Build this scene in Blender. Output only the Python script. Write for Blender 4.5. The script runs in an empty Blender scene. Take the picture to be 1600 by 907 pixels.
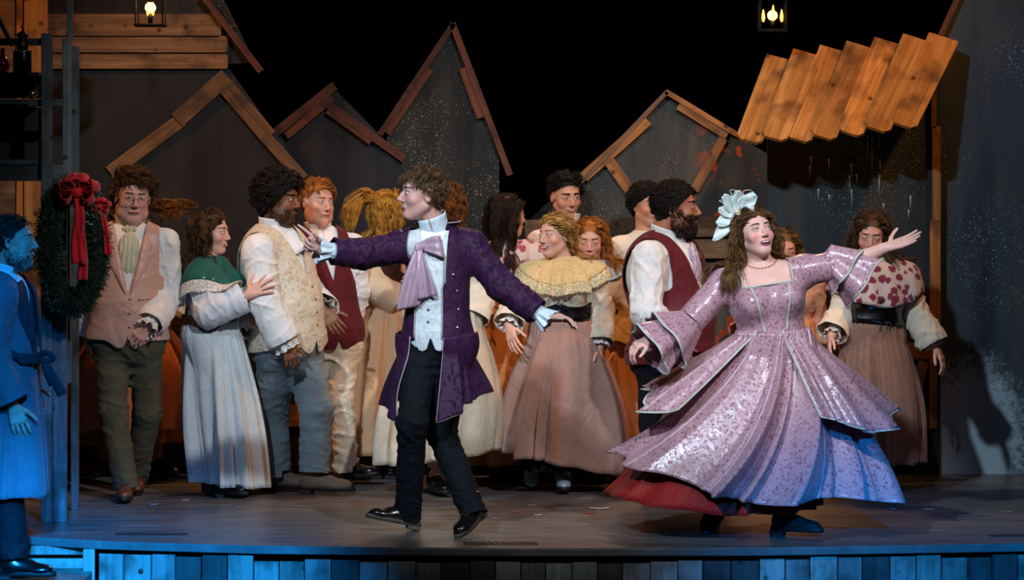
import bpy, bmesh, math, random
import numpy as np
from mathutils import Vector, Matrix

# ------------------------------------------------------------------ camera
scene = bpy.context.scene
COL = scene.collection
FPX, CAMD, CAMH, HORY = 5240.0, 16.0, 2.0, 200.0
cam_d = bpy.data.cameras.new('stage_camera')
cam_d.sensor_width = 36.0
cam_d.lens = FPX / 1600.0 * 36.0
cam_d.shift_y = -(453.5 - HORY) / 1600.0
cam_d.clip_end = 200
cam = bpy.data.objects.new('stage_camera', cam_d)
cam.location = (0, -CAMD, CAMH)
cam.rotation_euler = (math.pi / 2, 0, 0)
COL.objects.link(cam)
scene.camera = cam

# ------------------------------------------------------------------ world, exposure
scene.view_settings.view_transform = 'Standard'
scene.view_settings.look = 'None'
scene.view_settings.gamma = 1
scene.view_settings.exposure = 0.22
scene.view_settings.use_curve_mapping = False
wd = bpy.data.worlds.new('dark_theatre'); scene.world = wd; wd.use_nodes = True
wd.node_tree.nodes['Background'].inputs[0].default_value = (0.35, 0.42, 0.6, 1)
wd.node_tree.nodes['Background'].inputs[1].default_value = 0.006

# ------------------------------------------------------------------ stage lights (all hang above and outside the frame)
def spot(name, loc, target, power, color, angle, blend=0.5, size=0.25):
    d = bpy.data.lights.new(name, 'SPOT'); d.energy = power; d.color = color
    d.spot_size = math.radians(angle); d.spot_blend = blend; d.shadow_soft_size = size
    o = bpy.data.objects.new(name, d); COL.objects.link(o)
    o.location = loc
    v = Vector(target) - Vector(loc)
    o.rotation_euler = v.to_track_quat('-Z', 'Y').to_euler()
    return o
WHITE = (1.0, 0.93, 0.86); COOL = (0.72, 0.80, 1.0); AMBER = (1.0, 0.42, 0.12); BLUE = (0.01, 0.30, 1.0)
LAV = (0.80, 0.74, 1.0)
# front of house keys: two crossing beams that stop short of the left edge and of the stage lip
spot('spotlight_front_warm', (3.6, -8.5, 8.0), (-.45, 2.3, 1.35), 2700, (.95, .95, 1.0), 23, 0.4, 0.22)
spot('spotlight_front_cool', (-3.6, -8.5, 8.0), (.95, 2.2, 1.30), 3200, (.66, .82, 1.0), 24, 0.4, 0.22)
# followspots on the two leads
spot('followspot_man', (-2.5, -12.0, 8.5), (-.40, .6, 1.25), 1900, (.72, .70, 1.0), 6.5, 0.6, 0.15)
spot('followspot_lady', (-1.0, -12.0, 8.5), (1.22, .5, 1.15), 2000, (.80, .74, 1.0), 7.5, 0.6, 0.15)
# amber washes on the dancers upstage
spot('spotlight_amber', (4.4, 1.2, 5.6), (0.0, 3.5, 1.0), 500, AMBER, 50, 0.8, 0.12)
spot('spotlight_amber', (-4.6, 1.4, 5.6), (0.0, 3.5, 1.0), 500, AMBER, 50, 0.8, 0.12)
spot('spotlight_amber_back', (1.0, 6.2, 6.0), (0.4, 1.6, 0.2), 420, (1.0, .55, .30), 70, 0.6, 0.2)
# blue wash over the lip of the stage, strongest at the left of the picture
spot('spotlight_blue', (0.5, -9.0, 6.0), (-2.85, 0.0, 0.30), 5200, BLUE, 14, 0.5, 0.10)
spot('spotlight_blue', (-1.4, -9.0, 3.4), (-1.9, 0.0, -.75), 14000, BLUE, 17, 0.7, 0.15)
spot('spotlight_blue', (2.2, -9.0, 3.6), (1.95, 0.0, -.62), 6000, BLUE, 17, 0.8, 0.15)
# ------------------------------------------------------------------ pixel helper and small maths
def W(px, py, y):
    D = CAMD + y
    return np.array([(px - 800.0) * D / FPX, y, CAMH - (py - HORY) * D / FPX])
def nrm(v):
    v = np.asarray(v, float); return v / (np.linalg.norm(v, axis=-1, keepdims=True) + 1e-9)
def V(*a): return np.array(a, float)
def lerp(a, b, t): return a + (b - a) * t
def sst(a, b, x):
    t = np.clip((x - a) / (b - a), 0, 1); return t * t * (3 - 2 * t)
_nc = {}
def noise(P, scale, seed=0):
    """cheap smooth numpy noise in -1..1"""
    if seed not in _nc:
        r = np.random.RandomState(seed)
        _nc[seed] = (r.normal(size=(7, 3)), r.uniform(0, 6.28, 7), r.normal(size=(3, 3)), r.uniform(0, 6.28, 3))
    d, ph, w, wp = _nc[seed]
    Q = P * scale
    Q = Q + 0.6 * np.sin(Q @ w.T * 0.8 + wp)
    return np.sin(Q @ d.T + ph).mean(-1) * 1.9

# ------------------------------------------------------------------ signed distance bodies
class SDF:
    def __init__(s, prims=None): s.p = list(prims or [])
    def cone(s, a, b, ra, rb=None, k=.02, op='+'):
        rb = ra if rb is None else rb
        a = np.asarray(a, float); b = np.asarray(b, float)
        rm = max(ra, rb)
        s.p.append(dict(t='c', a=a, b=b, ra=ra, rb=rb, k=k, op=op, lo=np.minimum(a, b) - rm, hi=np.maximum(a, b) + rm)); return s
    def ell(s, c, r, M=None, k=.02, op='+'):
        c = np.asarray(c, float); r = np.asarray(r, float)
        M = np.eye(3) if M is None else M
        e = np.sqrt(((M * r) ** 2).sum(1))
        s.p.append(dict(t='e', c=c, r=r, M=M, k=k, op=op, lo=c - e, hi=c + e)); return s
    @staticmethod
    def pd(p, X, Y, Z):
        if p['t'] == 'c':
            a = p['a']; ab = p['b'] - a; L2 = ab @ ab + 1e-12
            x, y, z = X - a[0], Y - a[1], Z - a[2]
            t = np.clip((x * ab[0] + y * ab[1] + z * ab[2]) / L2, 0, 1)
            return np.sqrt((x - t * ab[0]) ** 2 + (y - t * ab[1]) ** 2 + (z - t * ab[2]) ** 2) - (p['ra'] + (p['rb'] - p['ra']) * t)
        c, r, M = p['c'], p['r'], p['M']
        x, y, z = X - c[0], Y - c[1], Z - c[2]
        k0 = 0; k1 = 0
        for i in range(3):
            q = x * M[0, i] + y * M[1, i] + z * M[2, i]
            k0 = k0 + (q / r[i]) ** 2; k1 = k1 + (q / r[i] ** 2) ** 2
        k0 = np.sqrt(k0); k1 = np.sqrt(k1)
        return k0 * (k0 - 1.0) / (k1 + 1e-9)
    @staticmethod
    def comb(D, d, p):
        k = p['k']
        if p['op'] == '+':
            h = np.maximum(k - np.abs(D - d), 0) / k
            return np.minimum(D, d) - h * h * k * .25
        d = -d
        h = np.maximum(k - np.abs(D - d), 0) / k
        return np.maximum(D, d) + h * h * k * .25
    def ev(s, P):
        X, Y, Z = P[..., 0], P[..., 1], P[..., 2]
        D = np.full(X.shape, 1.0)
        for p in s.p: D = s.comb(D, s.pd(p, X, Y, Z), p)
        return D
    def grad(s, P, e=.002):
        g = np.stack([s.ev(P + V(e, 0, 0)) - s.ev(P - V(e, 0, 0)), s.ev(P + V(0, e, 0)) - s.ev(P - V(0, e, 0)),
                      s.ev(P + V(0, 0, e)) - s.ev(P - V(0, 0, e))], -1)
        return nrm(g)
    def bounds(s, off=0):
        lo = np.min([p['lo'] for p in s.p if p['op'] == '+'], 0) - off
        hi = np.max([p['hi'] for p in s.p if p['op'] == '+'], 0) + off
        return lo, hi
    def grid(s, xs, ys, zs, off=0.0):
        D = np.full((len(xs), len(ys), len(zs)), 1.0)
        for p in s.p:
            m = p['k'] + abs(off) + .03
            sl = []
            for ax, l, h in zip((xs, ys, zs), p['lo'] - m, p['hi'] + m):
                i0 = max(np.searchsorted(ax, l) - 1, 0); i1 = min(np.searchsorted(ax, h) + 1, len(ax))
                sl.append(slice(i0, i1))
            if any(q.stop <= q.start for q in sl): continue
            sl = tuple(sl)
            d = s.pd(p, xs[sl[0]][:, None, None], ys[sl[1]][None, :, None], zs[sl[2]][None, None, :])
            D[sl] = s.comb(D[sl], d, p)
        return D - off
def axis(lo, hi, h, fine=(), hf=.004):
    out = [lo]; x = lo
    while x < hi:
        st = hf if any(a - hf <= x <= b for a, b in fine) else h
        for a, b in fine:
            if x < a - hf < x + st: st = max(a - hf - x, hf) if a - hf - x > hf else hf
        x += st; out.append(x)
    return np.array(out)
def surfnet(D, xs, ys, zs):
    S = D < 0
    c = S[:-1, :-1, :-1].astype(np.int8)
    n = np.zeros_like(c)
    for i in (0, 1):
        for j in (0, 1):
            for k in (0, 1):
                n += S[i:S.shape[0] - 1 + i, j:S.shape[1] - 1 + j, k:S.shape[2] - 1 + k]
    act = (n > 0) & (n < 8)
    I, J, K = np.nonzero(act)
    vid = -np.ones(act.shape, np.int64); vid[I, J, K] = np.arange(len(I))
    acc = np.zeros((len(I), 3)); cnt = np.zeros(len(I))
    cx = (xs, ys, zs)
    for ax in range(3):
        for u in (0, 1):
            for v in (0, 1):
                o = [0, 0, 0]; o[(ax + 1) % 3] = u; o[(ax + 2) % 3] = v
                a = (I + o[0], J + o[1], K + o[2])
                o2 = list(o); o2[ax] = 1
                b = (I + o2[0], J + o2[1], K + o2[2])
                da, db = D[a], D[b]
                m = (da < 0) != (db < 0)
                t = np.where(m, da / (da - db + 1e-12), 0)
                for q in range(3):
                    ca, cb = cx[q][a[q]], cx[q][b[q]]
                    acc[:, q] += np.where(m, ca + (cb - ca) * t, 0)
                cnt += m
    verts = acc / np.maximum(cnt, 1)[:, None]
    faces = []
    for ax in range(3):
        a1, a2 = (ax + 1) % 3, (ax + 2) % 3
        sh = list(D.shape)
        s0 = [slice(None)] * 3; s1 = [slice(None)] * 3
        s0[ax] = slice(0, sh[ax] - 1); s1[ax] = slice(1, sh[ax])
        for q in (a1, a2): s0[q] = slice(1, sh[q] - 1); s1[q] = slice(1, sh[q] - 1)
        A, B = S[tuple(s0)], S[tuple(s1)]
        ch = np.nonzero(A != B)
        ins = A[ch]
        idx = [None] * 3
        idx[ax] = ch[ax]; idx[a1] = ch[a1] + 1; idx[a2] = ch[a2] + 1
        def cell(d1, d2):
            r = [None] * 3; r[ax] = idx[ax]; r[a1] = idx[a1] + d1; r[a2] = idx[a2] + d2
            return vid[tuple(r)]
        q = np.stack([cell(-1, -1), cell(0, -1), cell(0, 0), cell(-1, 0)], 1)
        q[~ins] = q[~ins][:, ::-1]
        faces.append(q)
    F = np.concatenate(faces)
    F = F[(F >= 0).all(1)]
    return verts, F
def lap(Vt, F, it=2, lam=.5):
    n = len(Vt)
    e = np.concatenate([F[:, [i, (i + 1) % F.shape[1]]] for i in range(F.shape[1])])
    e = np.concatenate([e, e[:, ::-1]])
    cnt = np.bincount(e[:, 0], minlength=n).clip(1)
    for _ in range(it):
        av = np.stack([np.bincount(e[:, 0], Vt[e[:, 1], q], n) for q in range(3)], 1) / cnt[:, None]
        Vt = Vt + lam * (av - Vt)
    return Vt
def tri(F):
    return F if F.shape[1] == 3 else np.concatenate([F[:, [0, 1, 2]], F[:, [0, 2, 3]]])
def clip(Vt, F, g):
    """keep the side of a triangle mesh where the per-vertex field g > 0, with clean cut edges"""
    F = tri(F); s = g > 0; c = s[F].sum(1)
    keep = F[c == 3]
    new = []; nv = []; cache = {}; base = len(Vt)
    def cut(a, b):
        k = (a, b) if a < b else (b, a)
        if k not in cache:
            t = g[k[0]] / (g[k[0]] - g[k[1]]); cache[k] = base + len(nv); nv.append(Vt[k[0]] + (Vt[k[1]] - Vt[k[0]]) * t)
        return cache[k]
    for f in F[(c == 1) | (c == 2)]:
        f = [int(q) for q in f]; ss = [bool(s[q]) for q in f]
        if sum(ss) == 1:
            i = ss.index(True); a, b, d = f[i], f[(i + 1) % 3], f[(i + 2) % 3]
            new.append((a, cut(a, b), cut(a, d)))
        else:
            i = ss.index(False); a, b, d = f[i], f[(i + 1) % 3], f[(i + 2) % 3]
            x, y = cut(a, b), cut(a, d)
            new.append((x, b, d)); new.append((x, d, y))
    if nv: Vt = np.concatenate([Vt, np.array(nv)])
    if new: keep = np.concatenate([keep, np.array(new)])
    if len(keep) == 0: return Vt[:0], keep
    u, inv = np.unique(keep, return_inverse=True)
    return Vt[u], inv.reshape(keep.shape)
def cut_by(m, *gs):
    Vt, F = m
    for g in gs: Vt, F = clip(Vt, F, g(Vt))
    return Vt, F
def sdf_mesh(sdf, h=.009, off=0.0, disp=None, fine=(), hf=.004, smooth=1):
    lo, hi = sdf.bounds(abs(off) + .035)
    fx = [(b[0][0], b[1][0]) for b in fine]; fy = [(b[0][1], b[1][1]) for b in fine]; fz = [(b[0][2], b[1][2]) for b in fine]
    xs, ys, zs = axis(lo[0], hi[0], h, fx, hf), axis(lo[1], hi[1], h, fy, hf), axis(lo[2], hi[2], h, fz, hf)
    D = sdf.grid(xs, ys, zs, off)
    if disp is not None:
        I = np.nonzero(np.abs(D) < .04)
        P = np.stack([xs[I[0]], ys[I[1]], zs[I[2]]], 1)
        D[I] -= disp(P)
    Vt, F = surfnet(D, xs, ys, zs)
    if smooth: Vt = lap(Vt, F, smooth)
    return Vt, F

# ------------------------------------------------------------------ mesh objects
def link(o, parent=None):
    COL.objects.link(o)
    if parent is not None: o.parent = parent
    return o
def mesh_obj(name, Vt, F, mats, parent=None, smooth=True, fm=None, loc=None, solid=0.0, cols=None):
    me = bpy.data.meshes.new(name)
    Vt = np.ascontiguousarray(Vt, dtype=np.float32)
    if isinstance(F, np.ndarray):
        k = F.shape[1]
        me.vertices.add(len(Vt)); me.vertices.foreach_set('co', Vt.ravel())
        me.loops.add(F.size); me.loops.foreach_set('vertex_index', np.ascontiguousarray(F, np.int32).ravel())
        me.polygons.add(len(F)); me.polygons.foreach_set('loop_start', np.arange(0, F.size, k, dtype=np.int32))
        me.update(calc_edges=True)
    else:
        me.from_pydata([tuple(map(float, v)) for v in Vt], [], [tuple(int(i) for i in f) for f in F])
    if not isinstance(mats, (list, tuple)): mats = [mats]
    for m in mats: me.materials.append(m)
    if fm is not None: me.polygons.foreach_set('material_index', np.asarray(fm, np.int32))
    me.polygons.foreach_set('use_smooth', np.full(len(me.polygons), smooth))
    if cols is not None:
        at = me.color_attributes.new('Col', 'FLOAT_COLOR', 'POINT')
        c4 = np.ones((len(Vt), 4), np.float32); c4[:, :3] = cols
        at.data.foreach_set('color', c4.ravel())
    me.validate(); me.update()
    o = bpy.data.objects.new(name, me); link(o, parent)
    if loc is not None: o.location = [float(q) for q in loc]
    if solid:
        md = o.modifiers.new('thickness', 'SOLIDIFY'); md.thickness = solid; md.offset = -1
    return o
def tag(o, label, cat, group=None, kind=None):
    if label: o['label'] = label
    if cat: o['category'] = cat
    if group: o['group'] = group
    if kind: o['kind'] = kind
    return o
def empty(name, loc, label=None, cat=None, group=None, kind=None, parent=None):
    o = bpy.data.objects.new(name, None); o.empty_display_size = .1; link(o, parent)
    o.location = [float(q) for q in loc]
    return tag(o, label, cat, group, kind)
class MB:
    """collects boxes, bars and rings into one mesh"""
    def __init__(s): s.v = []; s.f = []
    def add(s, vs, fs):
        b = len(s.v); s.v += [tuple(map(float, q)) for q in vs]; s.f += [tuple(b + i for i in f) for f in fs]; return s
    def box(s, c, size, M=None, bev=0.0):
        c = np.asarray(c, float); h = np.asarray(size, float) / 2
        M = np.eye(3) if M is None else M
        if bev <= 0:
            vs = [c + M @ (h * V(a, b, d)) for a in (-1, 1) for b in (-1, 1) for d in (-1, 1)]
            return s.add(vs, [(0, 1, 3, 2), (4, 6, 7, 5), (0, 4, 5, 1), (2, 3, 7, 6), (0, 2, 6, 4), (1, 5, 7, 3)])
        bm = bmesh.new(); bmesh.ops.create_cube(bm, size=1)
        for v in bm.verts: v.co = Vector(tuple(float(q) for q in V(*v.co) * h * 2))
        bmesh.ops.bevel(bm, geom=list(bm.edges), offset=bev, segments=1, affect='EDGES')
        bm.verts.index_update()
        vs = [c + M @ V(*v.co) for v in bm.verts]; fs = [tuple(q.index for q in f.verts) for f in bm.faces]
        bm.free(); return s.add(vs, fs)
    def prism(s, poly, y0, y1):
        """polygon in x,z extruded along y"""
        n = len(poly)
        vs = [(x, y0, z) for x, z in poly] + [(x, y1, z) for x, z in poly]
        fs = [tuple(range(n)), tuple(range(2 * n - 1, n - 1, -1))] + [(i, n + i, n + (i + 1) % n, (i + 1) % n) for i in range(n)]
        return s.add(vs, fs)
    def tube(s, pts, rad, n=8, cap=True):
        pts = np.asarray(pts, float); rad = np.broadcast_to(rad, (len(pts),))
        T = nrm(np.gradient(pts, axis=0)); ref = V(0.13, .31, .94)
        A = nrm(np.cross(T, ref)); B = np.cross(T, A)
        an = np.linspace(0, 2 * np.pi, n, endpoint=False)
        vs = (pts[:, None] + rad[:, None, None] * (A[:, None] * np.cos(an)[None, :, None] + B[:, None] * np.sin(an)[None, :, None])).reshape(-1, 3)
        fs = [(i * n + j, i * n + (j + 1) % n, (i + 1) * n + (j + 1) % n, (i + 1) * n + j) for i in range(len(pts) - 1) for j in range(n)]
        if cap: fs += [tuple(range(n - 1, -1, -1)), tuple((len(pts) - 1) * n + j for j in range(n))]
        return s.add(vs, fs)
    def lathe(s, c, prof, n=16, M=None):
        M = np.eye(3) if M is None else M
        an = np.linspace(0, 2 * np.pi, n, endpoint=False)
        vs = [np.asarray(c, float) + M @ V(r * math.cos(a), r * math.sin(a), z) for r, z in prof for a in an]
        fs = [(i * n + j, i * n + (j + 1) % n, (i + 1) * n + (j + 1) % n, (i + 1) * n + j) for i in range(len(prof) - 1) for j in range(n)]
        fs += [tuple(range(n - 1, -1, -1)), tuple((len(prof) - 1) * n + j for j in range(n))]
        return s.add(vs, fs)
    def build(s, name, mat, parent=None, smooth=False, loc=None):
        return mesh_obj(name, np.array(s.v), s.f, mat, parent, smooth, loc=loc)
def gridF(n, m, wrap=False):
    """quads of an n x m vertex grid (wrap along m)"""
    i, j = np.meshgrid(np.arange(n - 1), np.arange(m if wrap else m - 1), indexing='ij')
    j2 = (j + 1) % m
    return np.stack([i * m + j, i * m + j2, (i + 1) * m + j2, (i + 1) * m + j], -1).reshape(-1, 4)
def tubes(P, R, sides=5):
    """many strands at once: P (N,n,3), R (N,n)"""
    N, n, _ = P.shape
    T = nrm(np.gradient(P, axis=1))
    A = nrm(np.cross(T, nrm(V(.31, .52, .2)))); B = np.cross(T, A)
    an = np.linspace(0, 2 * np.pi, sides, endpoint=False)
    vs = P[:, :, None] + R[:, :, None, None] * (A[:, :, None] * np.cos(an)[:, None] + B[:, :, None] * np.sin(an)[:, None])
    f0 = gridF(n, sides, True)
    F = (f0[None] + (np.arange(N) * n * sides)[:, None, None]).reshape(-1, 4)
    return vs.reshape(-1, 3), F
def join(*ms):
    vs = []; fs = []; b = 0
    for v, f in ms:
        vs.append(v); fs.append(tri(np.asarray(f)) + b); b += len(v)
    return np.concatenate(vs), np.concatenate(fs)
def frame(yaw, pitch=0, roll=0):
    """columns: side (picture right when facing us), forward, up. yaw 0 faces the house, + turns to picture right"""
    y, p, r = (math.radians(q) for q in (yaw, pitch, roll))
    f = V(math.sin(y) * math.cos(p), -math.cos(y) * math.cos(p), math.sin(p))
    s = V(math.cos(y), math.sin(y), 0)
    u = np.cross(f, s); u = u if u[2] > 0 else -u
    s2 = s * math.cos(r) - u * math.sin(r); u2 = u * math.cos(r) + s * math.sin(r)
    return np.stack([s2, f, u2], 1)
def poly_d(x, z, poly):
    """signed distance to polygon, positive inside"""
    p = np.asarray(poly, float); d = np.full(x.shape, 1e9); ins = np.zeros(x.shape, bool)
    for i in range(len(p)):
        a, b = p[i], p[(i + 1) % len(p)]
        e = b - a; wx, wz = x - a[0], z - a[1]
        t = np.clip((wx * e[0] + wz * e[1]) / (e @ e + 1e-12), 0, 1)
        d = np.minimum(d, (wx - t * e[0]) ** 2 + (wz - t * e[1]) ** 2)
        c = ((a[1] > z) != (b[1] > z)) & (x < (b[0] - a[0]) * (z - a[1]) / (b[1] - a[1] + 1e-12) + a[0])
        ins ^= c
    d = np.sqrt(d); return np.where(ins, d, -d)
def trace(sdf, O, d, n=26, maxd=1.2):
    t = np.zeros(len(O))
    for _ in range(n):
        t = np.minimum(t + np.maximum(sdf.ev(O + d * t[:, None]), -.01) * .8, maxd)
    return O + d * t[:, None], t
def patch(sdf, o, M, poly, off=.002, step=.006, edge=.004, far=.35, dome=None, sdf_off=0.0, maxd=.6):
    """cloth/feature patch: outline poly in the (side, up) plane of frame M at o, laid on the sdf surface along -forward"""
    poly = np.asarray(poly, float)
    lo, hi = poly.min(0) - step, poly.max(0) + step
    n, m = int((hi[0] - lo[0]) / step) + 2, int((hi[1] - lo[1]) / step) + 2
    u, v = np.meshgrid(np.linspace(lo[0], hi[0], n), np.linspace(lo[1], hi[1], m), indexing='ij')
    u, v = u.ravel(), v.ravel()
    O = o + np.outer(u, M[:, 0]) + np.outer(v, M[:, 2]) + M[:, 1] * far
    P, t = trace(sdf, O, -M[:, 1], maxd=far + maxd)
    d = poly_d(u, v, poly)
    h = off * np.clip(d / edge, -.3, 1) + sdf_off
    P = P + M[:, 1] * h[:, None]
    bad = t > far + maxd - .02
    d = np.where(bad, -1, d)
    return clip(P, gridF(n, m), d)
def pts_on(sdf, o, M, uv, off=0.0, far=.35):
    uv = np.asarray(uv, float)
    O = o + np.outer(uv[:, 0], M[:, 0]) + np.outer(uv[:, 1], M[:, 2]) + M[:, 1] * far
    P, t = trace(sdf, O, -M[:, 1])
    return P + M[:, 1] * off
def spline(pts, n):
    """Catmull-Rom through pts"""
    p = np.asarray(pts, float); p = np.concatenate([[2 * p[0] - p[1]], p, [2 * p[-1] - p[-2]]])
    m = len(p) - 3; t = np.linspace(0, m - 1e-6, n); i = t.astype(int); f = (t - i)[:, None]
    a, b, c, d = p[i], p[i + 1], p[i + 2], p[i + 3]
    return .5 * (2 * b + (c - a) * f + (2 * a - 5 * b + 4 * c - d) * f ** 2 + (3 * b - a - 3 * c + d) * f ** 3)

# ------------------------------------------------------------------ materials
def hexc(h):
    h = h.lstrip('#'); c = [int(h[i:i + 2], 16) / 255 for i in (0, 2, 4)]
    return tuple(q / 12.92 if q <= .04045 else ((q + .055) / 1.055) ** 2.4 for q in c)
_mats = {}; HAIRC = {}
def base_mat(name):
    m = bpy.data.materials.new(name); m.use_nodes = True
    nt = m.node_tree; b = nt.nodes['Principled BSDF']
    return m, nt, b
def nd(nt, typ, **kw):
    n = nt.nodes.new(typ)
    for k, v in kw.items():
        if k in n.inputs.keys(): n.inputs[k].default_value = v
        else: setattr(n, k, v)
    return n
def ramp(nt, fac, stops):
    r = nt.nodes.new('ShaderNodeValToRGB'); e = r.color_ramp.elements
    while len(e) < len(stops): e.new(.5)
    for q, (p, c) in zip(e, stops): q.position = p; q.color = tuple(c) + ((1,) if len(c) == 3 else ())
    nt.links.new(fac, r.inputs['Fac']); return r
def mixc(nt, fac, a, b):
    m = nt.nodes.new('ShaderNodeMix'); m.data_type = 'RGBA'
    for s, v in ((m.inputs[0], fac), (m.inputs[6], a), (m.inputs[7], b)):
        if hasattr(v, 'links'): nt.links.new(v, s)
        else: s.default_value = (tuple(v) + (1,) if not isinstance(v, (int, float)) and len(v) == 3 else v)
    return m.outputs[2]
def cloth(name, col, rough=.8, sheen=.25, var=.18, weave=900, bump=.12, pattern=None, pcol=None, pscale=14, fold=.17, satin=0):
    if name in _mats: return _mats[name]
    m, nt, b = base_mat(name); L = nt.links
    col = hexc(col) if isinstance(col, str) else col
    sheen = sheen * min(1, (col[0] + col[1] + col[2]) * .9)
    tc = nd(nt, 'ShaderNodeTexCoord')
    n1 = nd(nt, 'ShaderNodeTexNoise', Scale=7.0, Detail=4.0); L.new(tc.outputs['Object'], n1.inputs['Vector'])
    c0 = tuple(q * (1 - var) for q in col); c1 = tuple(min(1, q * (1 + var)) for q in col)
    r = ramp(nt, n1.outputs['Fac'], [(.3, c0), (.7, c1)]); out = r.outputs['Color']
    if pattern:
        pc = hexc(pcol) if isinstance(pcol, str) else pcol
        if pattern == 'brocade':
            w = nd(nt, 'ShaderNodeTexNoise', Scale=pscale, Detail=2.0, Distortion=2.2); L.new(tc.outputs['Object'], w.inputs['Vector'])
            v = nd(nt, 'ShaderNodeTexVoronoi', Scale=pscale * 1.3, feature='SMOOTH_F1'); L.new(w.outputs['Color'], v.inputs['Vector'])
            L.new(tc.outputs['Object'], v.inputs['Vector'])
            mx = nd(nt, 'ShaderNodeMath', operation='MULTIPLY'); L.new(v.outputs['Distance'], mx.inputs[0]); mx.inputs[1].default_value = 9.0
            ad = nd(nt, 'ShaderNodeMath', operation='MULTIPLY_ADD'); L.new(w.outputs['Fac'], ad.inputs[0]); ad.inputs[1].default_value = 14.0; L.new(mx.outputs[0], ad.inputs[2])
            sn = nd(nt, 'ShaderNodeMath', operation='SINE'); L.new(ad.outputs[0], sn.inputs[0])
            pr = ramp(nt, sn.outputs[0], [(.42, (0, 0, 0)), (.62, (1, 1, 1))])
            fac = pr.outputs['Color']
        elif pattern == 'floral':
            v = nd(nt, 'ShaderNodeTexVoronoi', Scale=pscale); L.new(tc.outputs['Object'], v.inputs['Vector'])
            w = nd(nt, 'ShaderNodeTexNoise', Scale=pscale * 3, Detail=3.0); L.new(tc.outputs['Object'], w.inputs['Vector'])
            ad = nd(nt, 'ShaderNodeMath', operation='MULTIPLY_ADD'); L.new(w.outputs['Fac'], ad.inputs[0]); ad.inputs[1].default_value = .55; L.new(v.outputs['Distance'], ad.inputs[2])
            pr = ramp(nt, ad.outputs[0], [(.66, (1, 1, 1)), (.76, (0, 0, 0))]); fac = pr.outputs['Color']
        elif pattern == 'stripe':
            w = nd(nt, 'ShaderNodeTexWave', Scale=pscale, Distortion=.5); L.new(tc.outputs['Object'], w.inputs['Vector']); fac = w.outputs['Fac']
        out = mixc(nt, fac, out, pc)
        if satin:
            rr = nd(nt, 'ShaderNodeMapRange'); L.new(fac, rr.inputs[0]); rr.inputs[3].default_value = rough; rr.inputs[4].default_value = min(1, rough + satin)
            L.new(rr.outputs[0], b.inputs['Roughness'])
    L.new(out, b.inputs['Base Color'])
    if not (pattern and satin): b.inputs['Roughness'].default_value = rough
    b.inputs['Sheen Weight'].default_value = sheen
    b.inputs['Specular IOR Level'].default_value = .5 if rough < .6 else .2
    wv = nd(nt, 'ShaderNodeTexNoise', Scale=float(weave), Detail=1.0); L.new(tc.outputs['Object'], wv.inputs['Vector'])
    fmp = nd(nt, 'ShaderNodeMapping'); fmp.inputs['Rotation'].default_value = (.3, .25, .4); fmp.inputs['Scale'].default_value = (1, 1, .62); L.new(tc.outputs['Object'], fmp.inputs['Vector'])
    fd = nd(nt, 'ShaderNodeTexNoise', Scale=10.0, Detail=2.5, Roughness=.5, Distortion=1.3); L.new(fmp.outputs['Vector'], fd.inputs['Vector'])
    fa = nd(nt, 'ShaderNodeMath', operation='MULTIPLY_ADD'); L.new(fd.outputs['Fac'], fa.inputs[0]); fa.inputs[1].default_value = 2.0; fa.inputs[2].default_value = -1.0
    fb = nd(nt, 'ShaderNodeMath', operation='ABSOLUTE'); L.new(fa.outputs[0], fb.inputs[0])
    fp = nd(nt, 'ShaderNodeMath', operation='POWER'); L.new(fb.outputs[0], fp.inputs[0]); fp.inputs[1].default_value = .8
    b1 = nd(nt, 'ShaderNodeBump', Strength=bump, Distance=.002); L.new(wv.outputs['Fac'], b1.inputs['Height'])
    b2 = nd(nt, 'ShaderNodeBump', Strength=fold, Distance=-.035); L.new(fp.outputs[0], b2.inputs['Height'])
    L.new(b2.outputs['Normal'], b1.inputs['Normal'])
    L.new(b1.outputs['Normal'], b.inputs['Normal'])
    _mats[name] = m; return m
def plain(name, col, rough=.5, metal=0, emit=0, var=.1, scale=30, coat=0):
    if name in _mats: return _mats[name]
    m, nt, b = base_mat(name); L = nt.links
    col = hexc(col) if isinstance(col, str) else col
    tc = nd(nt, 'ShaderNodeTexCoord'); n1 = nd(nt, 'ShaderNodeTexNoise', Scale=float(scale), Detail=3.0); L.new(tc.outputs['Object'], n1.inputs['Vector'])
    r = ramp(nt, n1.outputs['Fac'], [(.3, tuple(q * (1 - var) for q in col)), (.7, tuple(min(1, q * (1 + var)) for q in col))])
    L.new(r.outputs['Color'], b.inputs['Base Color'])
    b.inputs['Roughness'].default_value = rough; b.inputs['Metallic'].default_value = metal; b.inputs['Coat Weight'].default_value = coat
    if emit: b.inputs['Emission Color'].default_value = col + (1,); b.inputs['Emission Strength'].default_value = emit
    _mats[name] = m; return m
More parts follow.
